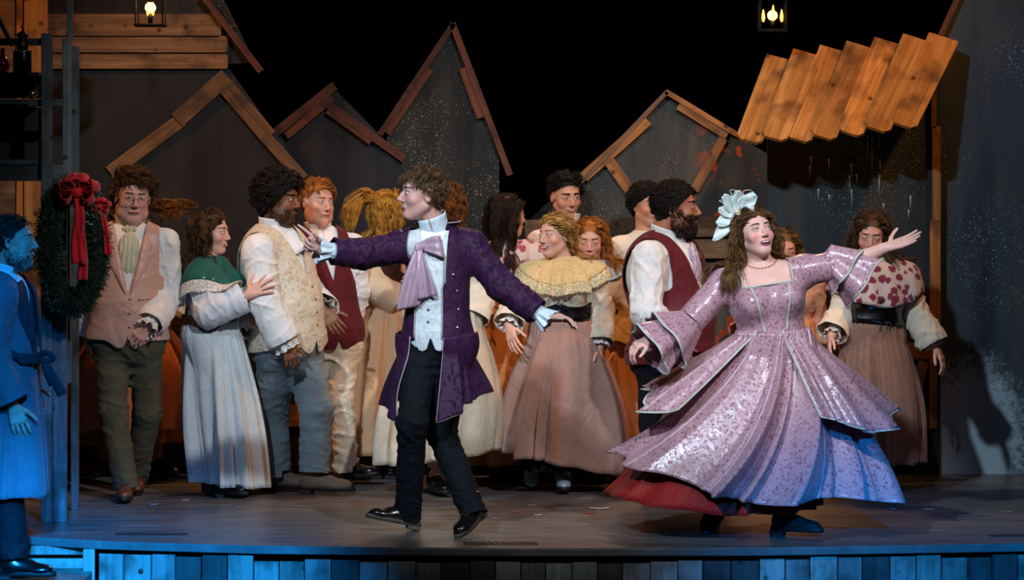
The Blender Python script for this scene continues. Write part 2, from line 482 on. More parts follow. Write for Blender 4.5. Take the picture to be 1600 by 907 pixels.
def skin_mat():
    if 'skin' in _mats: return _mats['skin']
    m, nt, b = base_mat('skin'); L = nt.links
    a = nd(nt, 'ShaderNodeVertexColor', layer_name='Col')
    tc = nd(nt, 'ShaderNodeTexCoord'); n1 = nd(nt, 'ShaderNodeTexNoise', Scale=38.0, Detail=3.0); L.new(tc.outputs['Object'], n1.inputs['Vector'])
    r = ramp(nt, n1.outputs['Fac'], [(.3, (.93, .90, .89)), (.7, (1, 1, 1))])
    mx = nt.nodes.new('ShaderNodeMix'); mx.data_type = 'RGBA'; mx.blend_type = 'MULTIPLY'; mx.inputs[0].default_value = 1
    L.new(a.outputs['Color'], mx.inputs[6]); L.new(r.outputs['Color'], mx.inputs[7])
    L.new(mx.outputs[2], b.inputs['Base Color'])
    b.inputs['Roughness'].default_value = .5; b.inputs['Specular IOR Level'].default_value = .35
    b.inputs['Subsurface Weight'].default_value = .12; b.inputs['Subsurface Radius'].default_value = (.01, .004, .002)
    _mats['skin'] = m; return m
def hair_mat(name, col, col2=None, rough=.55):
    if name in _mats: return _mats[name]
    m, nt, b = base_mat(name); L = nt.links
    col = hexc(col); col2 = hexc(col2) if col2 else tuple(q * .5 for q in col)
    HAIRC[name] = tuple((a + b) * .5 for a, b in zip(col, col2))
    tc = nd(nt, 'ShaderNodeTexCoord'); n1 = nd(nt, 'ShaderNodeTexNoise', Scale=30.0, Detail=3.0); L.new(tc.outputs['Object'], n1.inputs['Vector'])
    r = ramp(nt, n1.outputs['Fac'], [(.35, col2), (.65, col)]); L.new(r.outputs['Color'], b.inputs['Base Color'])
    n2 = nd(nt, 'ShaderNodeTexNoise', Scale=320.0, Detail=1.0); L.new(tc.outputs['Object'], n2.inputs['Vector'])
    bp = nd(nt, 'ShaderNodeBump', Strength=.4, Distance=.003); L.new(n2.outputs['Fac'], bp.inputs['Height']); L.new(bp.outputs['Normal'], b.inputs['Normal'])
    b.inputs['Roughness'].default_value = rough; b.inputs['Specular IOR Level'].default_value = .25
    _mats[name] = m; return m
def lace_mat(name, col):
    if name in _mats: return _mats[name]
    m, nt, b = base_mat(name); L = nt.links
    col = hexc(col)
    tc = nd(nt, 'ShaderNodeTexCoord'); v = nd(nt, 'ShaderNodeTexVoronoi', Scale=95.0, feature='DISTANCE_TO_EDGE'); L.new(tc.outputs['Object'], v.inputs['Vector'])
    r = ramp(nt, v.outputs['Distance'], [(.10, (1, 1, 1)), (.22, (.25, .25, .25))])
    L.new(r.outputs['Color'], b.inputs['Alpha'])
    r2 = ramp(nt, v.outputs['Distance'], [(.0, col), (.4, tuple(q * .6 for q in col))]); L.new(r2.outputs['Color'], b.inputs['Base Color'])
    b.inputs['Roughness'].default_value = .85
    bp = nd(nt, 'ShaderNodeBump', Strength=.5, Distance=.004); L.new(v.outputs['Distance'], bp.inputs['Height']); L.new(bp.outputs['Normal'], b.inputs['Normal'])
    _mats[name] = m; return m
def wood(name, c0, c1, c2, ax=0, rough=.65, scale=1.0):
    """sawn plank wood, grain along object axis ax, tint shifted per object"""
    if name in _mats: return _mats[name]
    m, nt, b = base_mat(name); L = nt.links
    cs = [hexc(q) for q in (c0, c1, c2)]
    tc = nd(nt, 'ShaderNodeTexCoord'); oi = nd(nt, 'ShaderNodeObjectInfo')
    sc = [26.0 * scale] * 3; sc[ax] = 1.6 * scale
    off = nd(nt, 'ShaderNodeVectorMath', operation='SCALE'); off.inputs[0].default_value = (17, 31, 23); L.new(oi.outputs['Random'], off.inputs['Scale'])
    mp = nd(nt, 'ShaderNodeMapping'); mp.inputs['Scale'].default_value = sc
    L.new(tc.outputs['Object'], mp.inputs['Vector']); L.new(off.outputs['Vector'], mp.inputs['Location'])
    n1 = nd(nt, 'ShaderNodeTexNoise', Scale=1.0, Detail=6.0, Roughness=.6, Distortion=.8); L.new(mp.outputs['Vector'], n1.inputs['Vector'])
    r = ramp(nt, n1.outputs['Fac'], [(.25, cs[0]), (.5, cs[1]), (.75, cs[2])])
    ad = nd(nt, 'ShaderNodeVectorMath', operation='ADD'); L.new(tc.outputs['Object'], ad.inputs[0]); L.new(off.outputs['Vector'], ad.inputs[1])
    st = nd(nt, 'ShaderNodeTexNoise', Scale=5.0, Detail=4.0); L.new(ad.outputs['Vector'], st.inputs['Vector'])
    sr = ramp(nt, st.outputs['Fac'], [(.50, (1, 1, 1)), (.70, (.28, .25, .22))])
    kn = nd(nt, 'ShaderNodeTexVoronoi', Scale=6.5); L.new(ad.outputs['Vector'], kn.inputs['Vector'])
    kr = ramp(nt, kn.outputs['Distance'], [(.05, (.2, .15, .12)), (.13, (1, 1, 1))])
    def mul(a, c):
        q = nt.nodes.new('ShaderNodeMix'); q.data_type = 'RGBA'; q.blend_type = 'MULTIPLY'; q.inputs[0].default_value = 1
        L.new(a, q.inputs[6]); L.new(c, q.inputs[7]); return q.outputs[2]
    hv = nd(nt, 'ShaderNodeHueSaturation'); L.new(mul(mul(r.outputs['Color'], sr.outputs['Color']), kr.outputs['Color']), hv.inputs['Color'])
    vr = nd(nt, 'ShaderNodeMapRange'); L.new(oi.outputs['Random'], vr.inputs[0]); vr.inputs[3].default_value = .7; vr.inputs[4].default_value = 1.25
    L.new(vr.outputs[0], hv.inputs['Value'])
    L.new(hv.outputs['Color'], b.inputs['Base Color'])
    bp = nd(nt, 'ShaderNodeBump', Strength=.35, Distance=.004); L.new(n1.outputs['Fac'], bp.inputs['Height']); L.new(bp.outputs['Normal'], b.inputs['Normal'])
    b.inputs['Roughness'].default_value = rough; b.inputs['Specular IOR Level'].default_value = .3
    _mats[name] = m; return m
# ------------------------------------------------------------------ people
M_SCLERA = plain('eye_white', '#d9d2cc', .25, var=.03)
M_BROW = 0
M_IRIS = {'brown': plain('iris_brown', '#3a2416', .2), 'blue': plain('iris_blue', '#4a6a80', .2), 'dark': plain('iris_dark', '#1a110c', .2)}
M_LASH = plain('eyelash', '#150e0b', .7)
M_TEETH = plain('teeth', '#e6e0d4', .3, var=.03)
M_MOUTH = plain('mouth_inside', '#3a0f0e', .6)
M_WHITE = cloth('white_cotton', '#e6e4de', .75, .2, .05)
M_CREAM = cloth('cream_cotton', '#ded2b8', .75, .2, .06)
M_LACE = lace_mat('white_lace', '#ece8df')
M_BLACK = cloth('black_cloth', '#101116', .8, .1)
M_BLEATHER = plain('black_leather', '#0b0b0d', .25, coat=.4)
M_BRASS = plain('brass', '#a98a4c', .35, 1.0)
M_STEEL = plain('steel_button', '#9a9aa2', .3, 1.0)
class Human:
    def __init__(s, label, x0, Y, skin, ground=0.0, group=None):
        s.o = V(W(x0, 0, Y)[0], Y, ground); s.Y = Y
        s.root = empty('person', s.o, label, 'person', group)
        s.skin = np.array(hexc(skin)); s.seed = int(abs(x0) * 7 + Y * 13) % 9999
        s.rs = np.random.RandomState(s.seed)
    def j(s, px, py, dy=0.0): return W(px, py, s.Y + dy) - s.o
    # -------------------------------------------------------------- skeleton
    def pose(s, head, hh, hyaw, hpitch, hroll, neck, sh, el, wr, pelvis, tyaw, kn, an, hipw=.09, g=1.0, gd=1.0, belly=0.0, bust=0.0,
             arm=1.0, leg=1.0, neckr=.054, hip_g=1.0, jowl=0.0, hw=1.0, waist=1.0, fem=None):
        s.hd, s.hs, s.HM = s.j(*head), hh / .235, frame(hyaw, hpitch, hroll)
        s.N = s.j(*neck); s.sh = [s.j(*q) for q in sh]; s.el = [s.j(*q) for q in el]; s.wr = [s.j(*q) for q in wr]
        s.H = s.j(*pelvis)
        up = nrm(s.N - s.H); f = frame(tyaw)[:, 1]; f = nrm(f - up * (f @ up)); r = np.cross(f, up)
        if r @ frame(tyaw)[:, 0] < 0: r = -r
        s.TM = np.stack([r, f, up], 1); s.L = np.linalg.norm(s.N - s.H)
        s.hip = [s.H - r * hipw, s.H + r * hipw]
        if (s.hip[0] - s.hip[1])[0] > 0 and abs(r[0]) > .2: s.hip = s.hip[::-1]
        s.kn = [s.j(*q) for q in kn]; s.an = [s.j(*q) for q in an]
        s.sw = max(np.linalg.norm(s.sh[0] - s.sh[1]) / 2, .14)
        s.par = dict(g=g, gd=gd, belly=belly, bust=bust, arm=arm, leg=leg, neckr=neckr, hip_g=hip_g, jowl=jowl, hw=hw, waist=waist, fem=(bust > 0) if fem is None else fem)
        return s
    def tl(s, u, f, v): return s.H + s.TM @ V(u, f, v)
    def tc(s, P):
        q = (P - s.H) @ s.TM; return q[:, 0], q[:, 1], q[:, 2]
    def hl(s, x, y, z): return s.hd + s.HM @ (V(x, y, z) * s.hs)
    def hc(s, P):
        q = (P - s.hd) @ s.HM / s.hs; return q[:, 0], q[:, 1], q[:, 2]
    def torso(s, S=None, hips=True):
        S = S or SDF(); p = s.par; L, up = s.L, s.TM[:, 2]; g, gd = p['g'], p['gd']; sw = s.sw
        S.ell(s.tl(0, 0, L * .70), (sw * .86 * min(g, 1.25), .112 * gd, L * .36), s.TM, k=.05)
        S.ell(s.tl(0, .012 + p['belly'] * .5, L * .33), (.140 * g * p['waist'], .100 * gd + p['belly'] * .6, L * .40), s.TM, k=.07)
        if hips: S.ell(s.tl(0, .0, L * .02), (.165 * g * p['hip_g'], .115 * gd * p['hip_g'] + p['belly'] * .3, .135), s.TM, k=.07)
        for q in s.sh: S.cone(s.N - up * .045, q, .058, .056 * p['arm'] ** .5, k=.05)
        if p['bust']:
            for e in (-1, 1): S.ell(s.tl(e * .075 * g, .085 * gd, L * .62), (.07, .055 + .02 * p['bust'], .075), s.TM, k=.05)
        return S
    def head_prims(s, S, ears=True, openm=0.0):
        o, M, k, p = s.hd, s.HM, s.hs, s.par; hw = p['hw']
        E = lambda c, r, kk=.02, op='+', q=M: S.ell(s.hl(*c), np.array(r) * k, q, kk, op)
        C = lambda a, b, ra, rb, kk=.012, op='+': S.cone(s.hl(*a), s.hl(*b), ra * k, rb * k, kk, op)
        fe = p['fem']; jw = .86 if fe else 1.0
        E((0, -.014, .034), (.076 * hw, .094, .084))
        E((0, .028, -.026), (.061 * hw * (.95 if fe else 1), .060, .086 * (.97 if fe else 1)), .03)
        E((0, .058 if fe else .060, -.092 if fe else -.094), (.024 * hw * jw, .024, .020), .025)
        for e in (-1, 1):
            C((e * .052 * hw * jw, -.005, -.048), (e * .016 * jw, .057, -.095), .019 * jw, .018 * jw, .02)
            E((e * .041 * hw, .056, -.026), (.022, .020, .020), .02)
            if p['jowl']: E((e * .052, .022, -.072), (.034 * p['jowl'], .045, .034), .03)
        if p['jowl']: E((0, .03, -.112), (.05 * p['jowl'], .045, .028), .03)
        C((-.030, .074 if fe else .076, .030), (.030, .074 if fe else .076, .030), .009 if fe else .011, .009 if fe else .011, .014)
        for e in (-1, 1): E((e * .031, .100, .008), (.019, .018, .0125), .012, '-')
        for e in (-1, 1): E((e * .031, .0715, .005), (.0165, .0155, .0135), .006)
        C((0, .081, .016), (0, .104 if fe else .107, -.026), .0068 if fe else .0075, .0090 if fe else .0105, .010)
        for e in (-1, 1): E((e * .0115, .096, -.031), (.0075, .009, .0065), .006)
        E((0, .081, -.061), (.025, .011, .014), .010)
        if openm: E((0, .092, -.062), (.017, .026, .0125 * openm), .004, '-')
        if ears:
            for e in (-1, 1):
                E((e * .0775 * hw, -.008, -.004), (.008, .018, .030), .008)
                E((e * .084 * hw, -.004, -.002), (.005, .009, .017), .004, '-')
        return S
    def hand_prims(s, S, i, d, n, t, curl=(20, 25, 20), sc=1.0, spread=.10, thumb=(.6, .7, .3), each=None):
        w = s.wr[i]; d = nrm(np.array(d, float)); n = np.array(n, float); n = nrm(n - d * (n @ d)); t0 = np.array(t, float)
        t = np.cross(d, n); t = t if t @ t0 > 0 else -t
        s.hbox = getattr(s, 'hbox', [])
        pts = [w]
        S.cone(w - d * .02, w + d * .03 * sc, .024 * sc, .022 * sc, k=.012)
        lens = ((.043, .026, .022), (.047, .030, .024), (.043, .028, .023), (.034, .021, .020))
        for fi, (a, L) in enumerate(zip((.031, .0105, -.0105, -.030), lens)):
            kn = w + (d * (.090 - abs(a - .008) * .25) + t * a) * sc
            S.cone(w + (d * .025 + t * a * .55) * sc, kn, .0150 * sc, .0118 * sc, k=.012)
            dd = nrm(d + t * a / .031 * spread); p = kn; ang = 0
            cu = each[fi] if each else curl
            for q, (l, c) in enumerate(zip(L, cu)):
                ang += math.radians(c)
                e = p + (dd * math.cos(ang) + n * math.sin(ang)) * l * sc
                S.cone(p, e, (.0092 - q * .0009) * sc, (.0085 - q * .0009) * sc, k=.0035); p = e; pts.append(p)
        b = w + (d * .028 + t * .020) * sc; dd = nrm(d * thumb[0] + t * thumb[1] + n * thumb[2])
        for q, (l, r) in enumerate(((.044, .0135), (.033, .0105), (.026, .0092))):
            e = b + dd * l * sc
            S.cone(b, e, r * sc, r * .88 * sc, k=.008 if q == 0 else .0035); b = e; dd = nrm(dd + d * .35); pts.append(b)
        pts = np.array(pts); s.hbox.append((pts.min(0) - .02, pts.max(0) + .02))
        return S
    def body(s, hands=(None, None), openm=0.0, paint=None, fine=.0042):
        p = s.par; S = s.torso()
        s.HS = s.head_prims(SDF(), openm=0)
        for i in (0, 1):
            S.cone(s.sh[i], s.el[i], .047 * p['arm'], .037 * p['arm'], k=.03)
            S.cone(s.el[i], s.wr[i], .038 * p['arm'], .0255 * p['arm'] ** .5, k=.02)
            S.cone(s.hip[i], s.kn[i], .082 * p['leg'], .055 * p['leg'], k=.04)
            S.cone(s.kn[i], s.an[i], .052 * p['leg'], .036, k=.02)
            S.cone(s.kn[i] * .6 + s.an[i] * .4, s.kn[i] * .5 + s.an[i] * .5, .05 * p['leg'], .045 * p['leg'], k=.04)
            S.cone(s.an[i], s.an[i] - V(0, 0, .05), .036, .034, k=.02)
            if hands[i]: s.hand_prims(S, i, **hands[i])
        S.cone(s.hl(0, -.022, -.05), s.N, p['neckr'] * .98, p['neckr'] * 1.12, k=.03)
        s.S = S; s.Sbody = SDF(S.p)
        full = SDF(S.p + s.HS.p)
        s.full = full
        hb = [(s.hd - .15 * s.hs, s.hd + .15 * s.hs)] + getattr(s, 'hbox', [])
        Vt, F = sdf_mesh(full, .013, 0, None, hb, fine, 1)
        c = np.repeat(s.skin[None], len(Vt), 0)
        x, y, z = s.hc(Vt)
        near = (np.abs(x) < .1) & (np.abs(z) < .14) & (np.abs(y) < .14)
        bl = np.exp(-(((np.abs(x) - .045) / .02) ** 2 + ((z + .028) / .02) ** 2)) * (y > .02) * near * (paint or {}).get('blush', .35)
        tip = np.exp(-((x / .014) ** 2 + ((z + .026) / .014) ** 2)) * (y > .09) * near * .35
        red = np.minimum(bl + tip, 1)[:, None]
        c = c * (1 - red * V(.02, .38, .32))
        ear = (np.exp(-(((np.abs(x) - .08) / .012) ** 2)) * (np.abs(y) < .04) * near * .3)[:, None]; c = c * (1 - ear * V(.05, .3, .3))
        if paint and 'stubble' in paint:
            st = sst(-.03, -.055, z) * (y > -.02) * (z > -.13) * near * paint['stubble']
            c = lerp(c, np.array(hexc(paint.get('stubcol', '#4a3a30'))), st[:, None])
        if paint and 'lid' in paint:
            ld = np.exp(-(((np.abs(x) - .031) / .017) ** 2 + ((z - .014) / .008) ** 2)) * (y > .05) * near * paint['lid']
            c = lerp(c, V(.16, .10, .16), ld[:, None])
        s.bodyo = mesh_obj('body', Vt, F, skin_mat(), s.root, cols=c)
        return s
    # -------------------------------------------------------------- face
    def fpatch(s, poly, off, step=.0014, edge=.002):
        poly = np.array(poly) * s.hs
        return patch(s.HS, s.hd, s.HM, poly, off * s.hs, step * s.hs, edge * s.hs, far=.2, maxd=.12)
    def face(s, iris='brown', eye=1.0, brow='#3a2618', mouth='closed', smile=.2, lip='#a8524e', look=0.0, gap=1.0, browz=0.0, browt=1.0, which=(-1, 1)):
        for e in which:
            parts = []; a = np.linspace(0, np.pi, 11); w, h = .0152, (.0064 if s.par['fem'] else .0056) * eye
            cx, cz = e * .0315, .006
            up = [(cx + w * math.cos(q), cz + h * math.sin(q) ** .8) for q in a]
            dn = [(cx - w * math.cos(q), cz - .55 * h * math.sin(q)) for q in a[1:-1]]
            ms = []
            if eye > .25:
                ms.append(s.fpatch(up + dn, .0008))
                ic = np.linspace(0, 2 * np.pi, 14, endpoint=False); r = .0058
                ip = [(cx + look * .006 + r * math.cos(q), np.clip(cz + .001 + r * math.sin(q), cz - .5 * h, cz + .95 * h)) for q in ic]
                ms.append(s.fpatch(ip, .0017, edge=.001))
            lt = .0026
            ms.append(s.fpatch([(x, z) for x, z in up] + [(cx - (w + .002) * math.cos(q), cz + h * math.sin(q) ** .8 + lt) for q in a], .0022, edge=.0012))
            fm = np.concatenate([np.full(len(q[1]), i) for i, q in enumerate(ms)])
            mats = [M_SCLERA, M_IRIS[iris], M_LASH] if eye > .25 else [M_LASH]
            v, f = join(*ms)
            if len(f): mesh_obj('eye', v, f, mats, s.root, fm=fm)
            t = np.linspace(0, 1, 8)
            bx = e * (.0125 + .040 * t); bz = .0285 + browz + .0045 * np.sin(t * np.pi * .85) - .0035 * t
            th = (.0042 - .0026 * t) * browt
            bp = list(zip(bx, bz + th)) + list(zip(bx[::-1], (bz - th)[::-1]))
            v, f = s.fpatch(bp, .0032, edge=.002)
            if len(f): mesh_obj('eyebrow', v, f, hair_mat('brow_' + brow, brow), s.root)
        w = .0245 + .006 * abs(smile); x = np.linspace(-w, w, 13); t = x / w
        cu = smile * .010 * t * t
        zc = -.062
        cup = .0012 * np.cos(t * np.pi * 2)
        op = {'closed': 0, 'smile': .0040, 'open': .0095, 'wide': .0125}[mouth] * gap
        prof = np.sqrt(np.clip(1 - t * t, 0, 1))
        top_in = zc + cu + op * prof * .6; bot_in = zc + cu - op * prof
        top = top_in + .0058 * prof ** .7 + cup * prof; bot = bot_in - .0075 * prof ** .8
        ms = [s.fpatch(list(zip(x, top)) + list(zip(x[::-1], top_in[::-1] - .0003)), .0028, edge=.003),
              s.fpatch(list(zip(x, bot_in + .0003)) + list(zip(x[::-1], bot[::-1])), .0034, edge=.003)]
        mats = [plain('lip_' + lip, lip, .4, var=.06)]; fm = [0, 0]
        if op:
            ms.append(s.fpatch(list(zip(x, top_in)) + list(zip(x[::-1], bot_in[::-1])), .0004)); fm.append(1); mats.append(M_MOUTH)
            k = .8; hh = (top_in - bot_in) * (.80 if mouth == 'smile' else .45)
            ms.append(s.fpatch(list(zip(x * k, top_in)) + list(zip((x * k)[::-1], (top_in - hh)[::-1])), .0016, edge=.001)); fm.append(2); mats.append(M_TEETH)
        else:
            ms.append(s.fpatch(list(zip(x, top_in + .0008)) + list(zip(x[::-1], top_in[::-1] - .0008)), .0030, edge=.0006)); fm.append(1); mats.append(M_MOUTH)
        v, f = join(*ms)
        if len(f): mesh_obj('mouth', v, f, mats, s.root, fm=np.concatenate([np.full(len(q[1]), i) for i, q in zip(fm, ms)]))
        return s
    # -------------------------------------------------------------- hair
    def scalp(s, n, pred, seed=0):
        r = np.random.RandomState(seed + s.seed); d = nrm(r.normal(size=(n * 5, 3)))
        P0 = s.hd + (V(0, -.012, .034) * s.hs) @ s.HM.T + d * .2
        P, t = trace(s.HS, P0, -d, 30, .3)
        x, y, z = s.hc(P)
        m = pred(x, y, z)
        return P[m][:n], np.stack([x, y, z], 1)[m][:n]
    @staticmethod
    def hairline(front=.068, ear=.004, nape=-.075, width=.0):
        """field > 0 where hair grows, in head coordinates"""
        def g(x, y, z):
            yy = np.clip(y, -.11, .09)
            line = np.where(yy > 0, lerp(ear, front, np.clip(yy / .075, 0, 1) ** .8), lerp(ear, nape, np.clip(-yy / .075, 0, 1)))
            return z - line
        return g
    def paint_scalp(s, mat, g):
        at = s.bodyo.data.color_attributes['Col']; n = len(s.bodyo.data.vertices)
        c = np.empty(n * 4, np.float32); at.data.foreach_get('color', c); c = c.reshape(-1, 4)
        co = np.empty(n * 3, np.float32); s.bodyo.data.vertices.foreach_get('co', co); co = co.reshape(-1, 3).astype(float)
        x, y, z = s.hc(co); k = sst(-.002, .006, g(x, y, z)) * (np.linalg.norm(co - s.hd, axis=1) < .17) * (s.HS.ev(co) < .006)
        ear = (np.abs(x) > .074) & (np.abs(y) < .035) & (z < .03); k = np.where(ear, 0, k)
        c[:, :3] = lerp(c[:, :3], np.array(HAIRC[mat.name]), k[:, None]); at.data.foreach_set('color', c.ravel())
    def cap(s, mat, g, off=.010, disp=None, name='hair', h=.006, inset=.006):
        s.paint_scalp(mat, g)
        S = SDF()
        E = lambda c, r, k=.02: S.ell(s.hl(*c), np.array(r) * s.hs, s.HM, k)
        E((0, -.014, .034), (.076 * s.par['hw'], .094, .084)); E((0, .020, -.01), (.058 * s.par['hw'], .052, .075), .03); E((0, -.035, -.03), (.060, .055, .06), .03)
        Vt, F = sdf_mesh(S, h, off * s.hs, disp, smooth=1)
        return clip(Vt, F, g(*s.hc(Vt)) - inset)
    def strands(s, P, D, n, step, grav=.1, gvec=(0, 0, -1), margin=(.004, .02), wave=0.0, freq=.7, r=.0035, seed=1, sdf=None, jitter=.12, taper=.75, coll=True, hug=.35, clump=.55, guard=0, kids=6, spread=.006):
        rs = np.random.RandomState(seed + s.seed); N = len(P)
        if N == 0: return np.zeros((0, 3)), np.zeros((0, 4), int)
        sdf = sdf or s.hairS
        D = nrm(D + rs.normal(size=D.shape) * jitter)
        mg = rs.uniform(*margin, N) * s.hs
        pts = [P.copy()]; gv = gvec if callable(gvec) else np.asarray(gvec, float)
        for i in range(n):
            G = gv(pts[-1], i) if callable(gvec) else gv
            D = nrm(D * (1 - grav) + G * grav)
            q = pts[-1] + D * step
            if coll:
                for _ in range(2):
                    d = sdf.ev(q); m = d < mg
                    if m.any():
                        nr = sdf.grad(q[m]); q[m] += nr * (mg[m] - d[m])[:, None]
                if hug:
                    d = sdf.ev(q); m = (d > mg) & (d < .10)
                    if m.any(): q[m] -= sdf.grad(q[m]) * (np.minimum(d[m] - mg[m], step * .8) * hug)[:, None]
                D = nrm(q - pts[-1])
            pts.append(q)
        A = np.stack(pts, 1)
        if guard:
            x, y, z = s.hc(A.reshape(-1, 3)); bad = ((y > guard) & (z < .035) & (np.abs(x) < .10) & (z > -.16)).reshape(N, -1)[:, 3:].any(1)
            A = A[~bad]; P = P[~bad]; N = len(A)
            if N == 0: return np.zeros((0, 3)), np.zeros((0, 4), int)
        if kids > 1:
            t = np.linspace(0, 1, n + 1)[None, :, None]
            of = rs.normal(size=(N * kids, 1, 3)) * spread * s.hs
            A = np.repeat(A, kids, 0) + of * (1 - clump * np.clip(t * 1.3, 0, 1)); P = A[:, 0]; N = len(A)
        if wave:
            T = nrm(np.gradient(A, axis=1)); B = nrm(np.cross(T, V(.2, .4, .9))); Cc = np.cross(T, B)
            ph = rs.uniform(0, 6.28, (N, 1)) * .12 + noise(P, 22, 3)[:, None] * 4; i = np.arange(n + 1)[None]; am = wave * np.clip(i / (n * .4), 0, 1)
            A = A + B * (am * np.sin(ph + i * freq))[..., None] + Cc * (am * np.cos(ph + i * freq))[..., None]
        t = np.linspace(0, 1, n + 1); R = r * (1 - taper * t ** 2)[None] * rs.uniform(.7, 1.2, (N, 1))
        return tubes(A, R, 3)
    def hair_sdf(s, extra=None, infl=.022):
        S = SDF()
        E = lambda c, r, k=.02: S.ell(s.hl(*c), np.array(r) * s.hs, s.HM, k)
        E((0, -.014, .034), (.077 * s.par['hw'], .095, .085)); E((0, .028, -.026), (.063 * s.par['hw'], .062, .088), .03); E((0, -.004, -.004), (.084 * s.par['hw'], .016, .026), .01)
        S.cone(s.hl(0, -.022, -.05), s.N, .056, .062, k=.03)
        for p in (extra.p if extra else s.torso(None, False).p[:5]):
            p = dict(p, lo=p['lo'] - infl, hi=p['hi'] + infl)
            if p['t'] == 'c': p['ra'] += infl; p['rb'] += infl
            else: p['r'] = p['r'] + infl
            S.p.append(p)
        s.hairS = S
    def curls(s, n, pred, rad=.011, depth=(.0, .03), tube=.003, seed=3, turns=1.6):
        P, L = s.scalp(n, pred, seed); rs = np.random.RandomState(seed + s.seed); N = len(P)
        nr = s.HS.grad(P); c = P + nr * rs.uniform(*depth, (N, 1)) * s.hs
        A = nrm(np.cross(nr, rs.normal(size=(N, 3)))); B = np.cross(nr, A)
        k = 11; t = np.linspace(0, 1, k)[None, :]; an = t * 2 * np.pi * turns + rs.uniform(0, 6.28, (N, 1)); rr = rad * rs.uniform(.6, 1.2, (N, 1)) * (1 - .25 * t)
        pts = c[:, None] + (A[:, None] * np.cos(an)[..., None] + B[:, None] * np.sin(an)[..., None]) * rr[..., None] + nr[:, None] * (t * rad * 1.6)[..., None]
        return tubes(pts, np.full((N, k), tube) * (1 - .4 * t), 4)
    def haircut(s, mat, front=.066, ear=.0, nape=-.07, comb=None, n=1500, length=.05, lift=.15, off=.000, r=.0017, wave=0.0, curl=0, g=None, name='hair', top=1.6, seed=1, margin=(.004, .016)):
        """short hair: a cap of hair with combed locks over it"""
        s.hair_sdf(); g = g or s.hairline(front, ear, nape)
        rs = np.random.RandomState(s.seed)
        dsp = lambda P: .0015 * noise(P, 90, 5)
        ms = [s.cap(mat, g, off, dsp)]
        if curl:
            ms.append(s.curls(n, lambda x, y, z: g(x, y, z) > .0, rad=curl, depth=(.0, lift), seed=seed))
        else:
            P, L = s.scalp(n // 6, lambda x, y, z: g(x, y, z) > .002, seed)
            Dl = comb(L) if comb else np.stack([L[:, 0] * 3, -np.ones(len(L)), L[:, 2] * 0], 1)
            D = nrm(nrm(Dl) @ s.HM.T + s.HS.grad(P) * lift)
            tl = np.where(L[:, 2] > .06, top, 1.0)
            for lo, hi, ln in ((-1, .03, length * .6), (.03, .07, length), (.07, 1, length * top)):
                m = (L[:, 2] >= lo) & (L[:, 2] < hi)
                if m.any(): ms.append(s.strands(P[m], D[m], 7, ln / 7, .12, margin=margin, r=r, wave=wave, jitter=.11, clump=.45, seed=int(hi * 100) + seed))
        v, f = join(*ms)
        mesh_obj(name, v, f, mat, s.root); return s
    def longhair(s, mat, n=1200, length=.45, front=.070, part=0.0, back=.7, grav=.22, wave=.008, freq=.75, r=.0018, extra=None, gvec=(0, 0, -1), pred=None, off=.000, clipear=True, seed=1, margin=(.004, .015), braid=True, mat2=None, name='hair', ear=-.02):
        """long loose hair combed back from a parting, falling over the shoulders, with a braided crown"""
        s.hair_sdf(extra); g = s.hairline(front, ear, -.09)
        dsp = lambda P: .0015 * noise(P, 60, 5)
        ms = [s.cap(mat, g, off, dsp)]
        P, L = s.scalp(n // 6, lambda x, y, z: (g(x, y, z) > .001) & ((pred is None) or pred(x, y, z)), seed)
        Pf, Lf = s.scalp(n // 6, lambda x, y, z: (np.abs(g(x, y, z) - .008) < .011) & (y > -.02), seed + 5)
        P = np.concatenate([P, Pf]); L = np.concatenate([L, Lf])
        side = np.sign(L[:, 0] - part + 1e-4)
        Dl = np.stack([side * np.where(L[:, 1] > .03, .55, .8), -np.full(len(L), back) - .35 * (L[:, 1] > .03), np.where(L[:, 1] > .03, .12, -.25)], 1)
        D = nrm(Dl) @ s.HM.T
        st = length / 15
        ms.append(s.strands(P, D, 15, st, grav, gvec, margin=margin, r=r, wave=wave, freq=freq, jitter=.10, seed=seed, taper=.6, guard=.052))
        if braid:
            for e in (-1, 1):
                t = np.linspace(0, 1, 34); th = t * 2.5
                bx = e * (.045 + .040 * np.sin(th * .75)); by = .050 - .135 * t; bz = .088 - .075 * t ** 1.4
                c = np.stack([bx, by, bz], 1)
                Pw = s.hd + (c * s.hs) @ s.HM.T
                d = s.hairS.ev(Pw); nr = s.hairS.grad(Pw); Pw = Pw + nr * (.012 - d)[:, None]
                tg = nrm(np.gradient(Pw, axis=0)); bb = np.cross(nr, tg)
                for k in range(3):
                    a = t * 34 + k * 2.09
                    Q = Pw + bb * (np.sin(a) * .0075)[:, None] + nr * (np.sin(2 * a) * .004 + .002)[:, None]
                    ms.append(tubes(Q[None], np.full((1, 34), .0055)))
        v, f = join(*ms)
        mesh_obj(name, v, f, mat, s.root); return s
    def beard(s, mat, n=1400, length=.016, top=-.030, mus=True, r=.0016, chin=1.0, curl=0):
        def pred(x, y, z):
            side = (z < np.where(y < .045, top + .02, top - .005)) & (y > -.012) & (z > -.14) & (y < .085 + 0 * x)
            lipz = (np.abs(x) < .027) & (z > -.080) & (z < -.046) & (y > .06)
            mst = (np.abs(x) < .030) & (z > -.053) & (z < -.042) & (y > .055)
            return (side & ~lipz & ((np.abs(x) > .033) | (z < -.078))) | (mst & mus)
        P0 = []; rs = np.random.RandomState(7 + s.seed)
        xz = np.stack([rs.uniform(-.085, .085, n * 12), rs.uniform(-.14, .0, n * 12)], 1)
        d = nrm(rs.normal(size=(n * 12, 3))); c = s.hl(0, .02, -.05)
        P, t = trace(s.HS, c + d * .2, -d, 30, .3)
        m = pred(*s.hc(P)); P = P[m][:n]
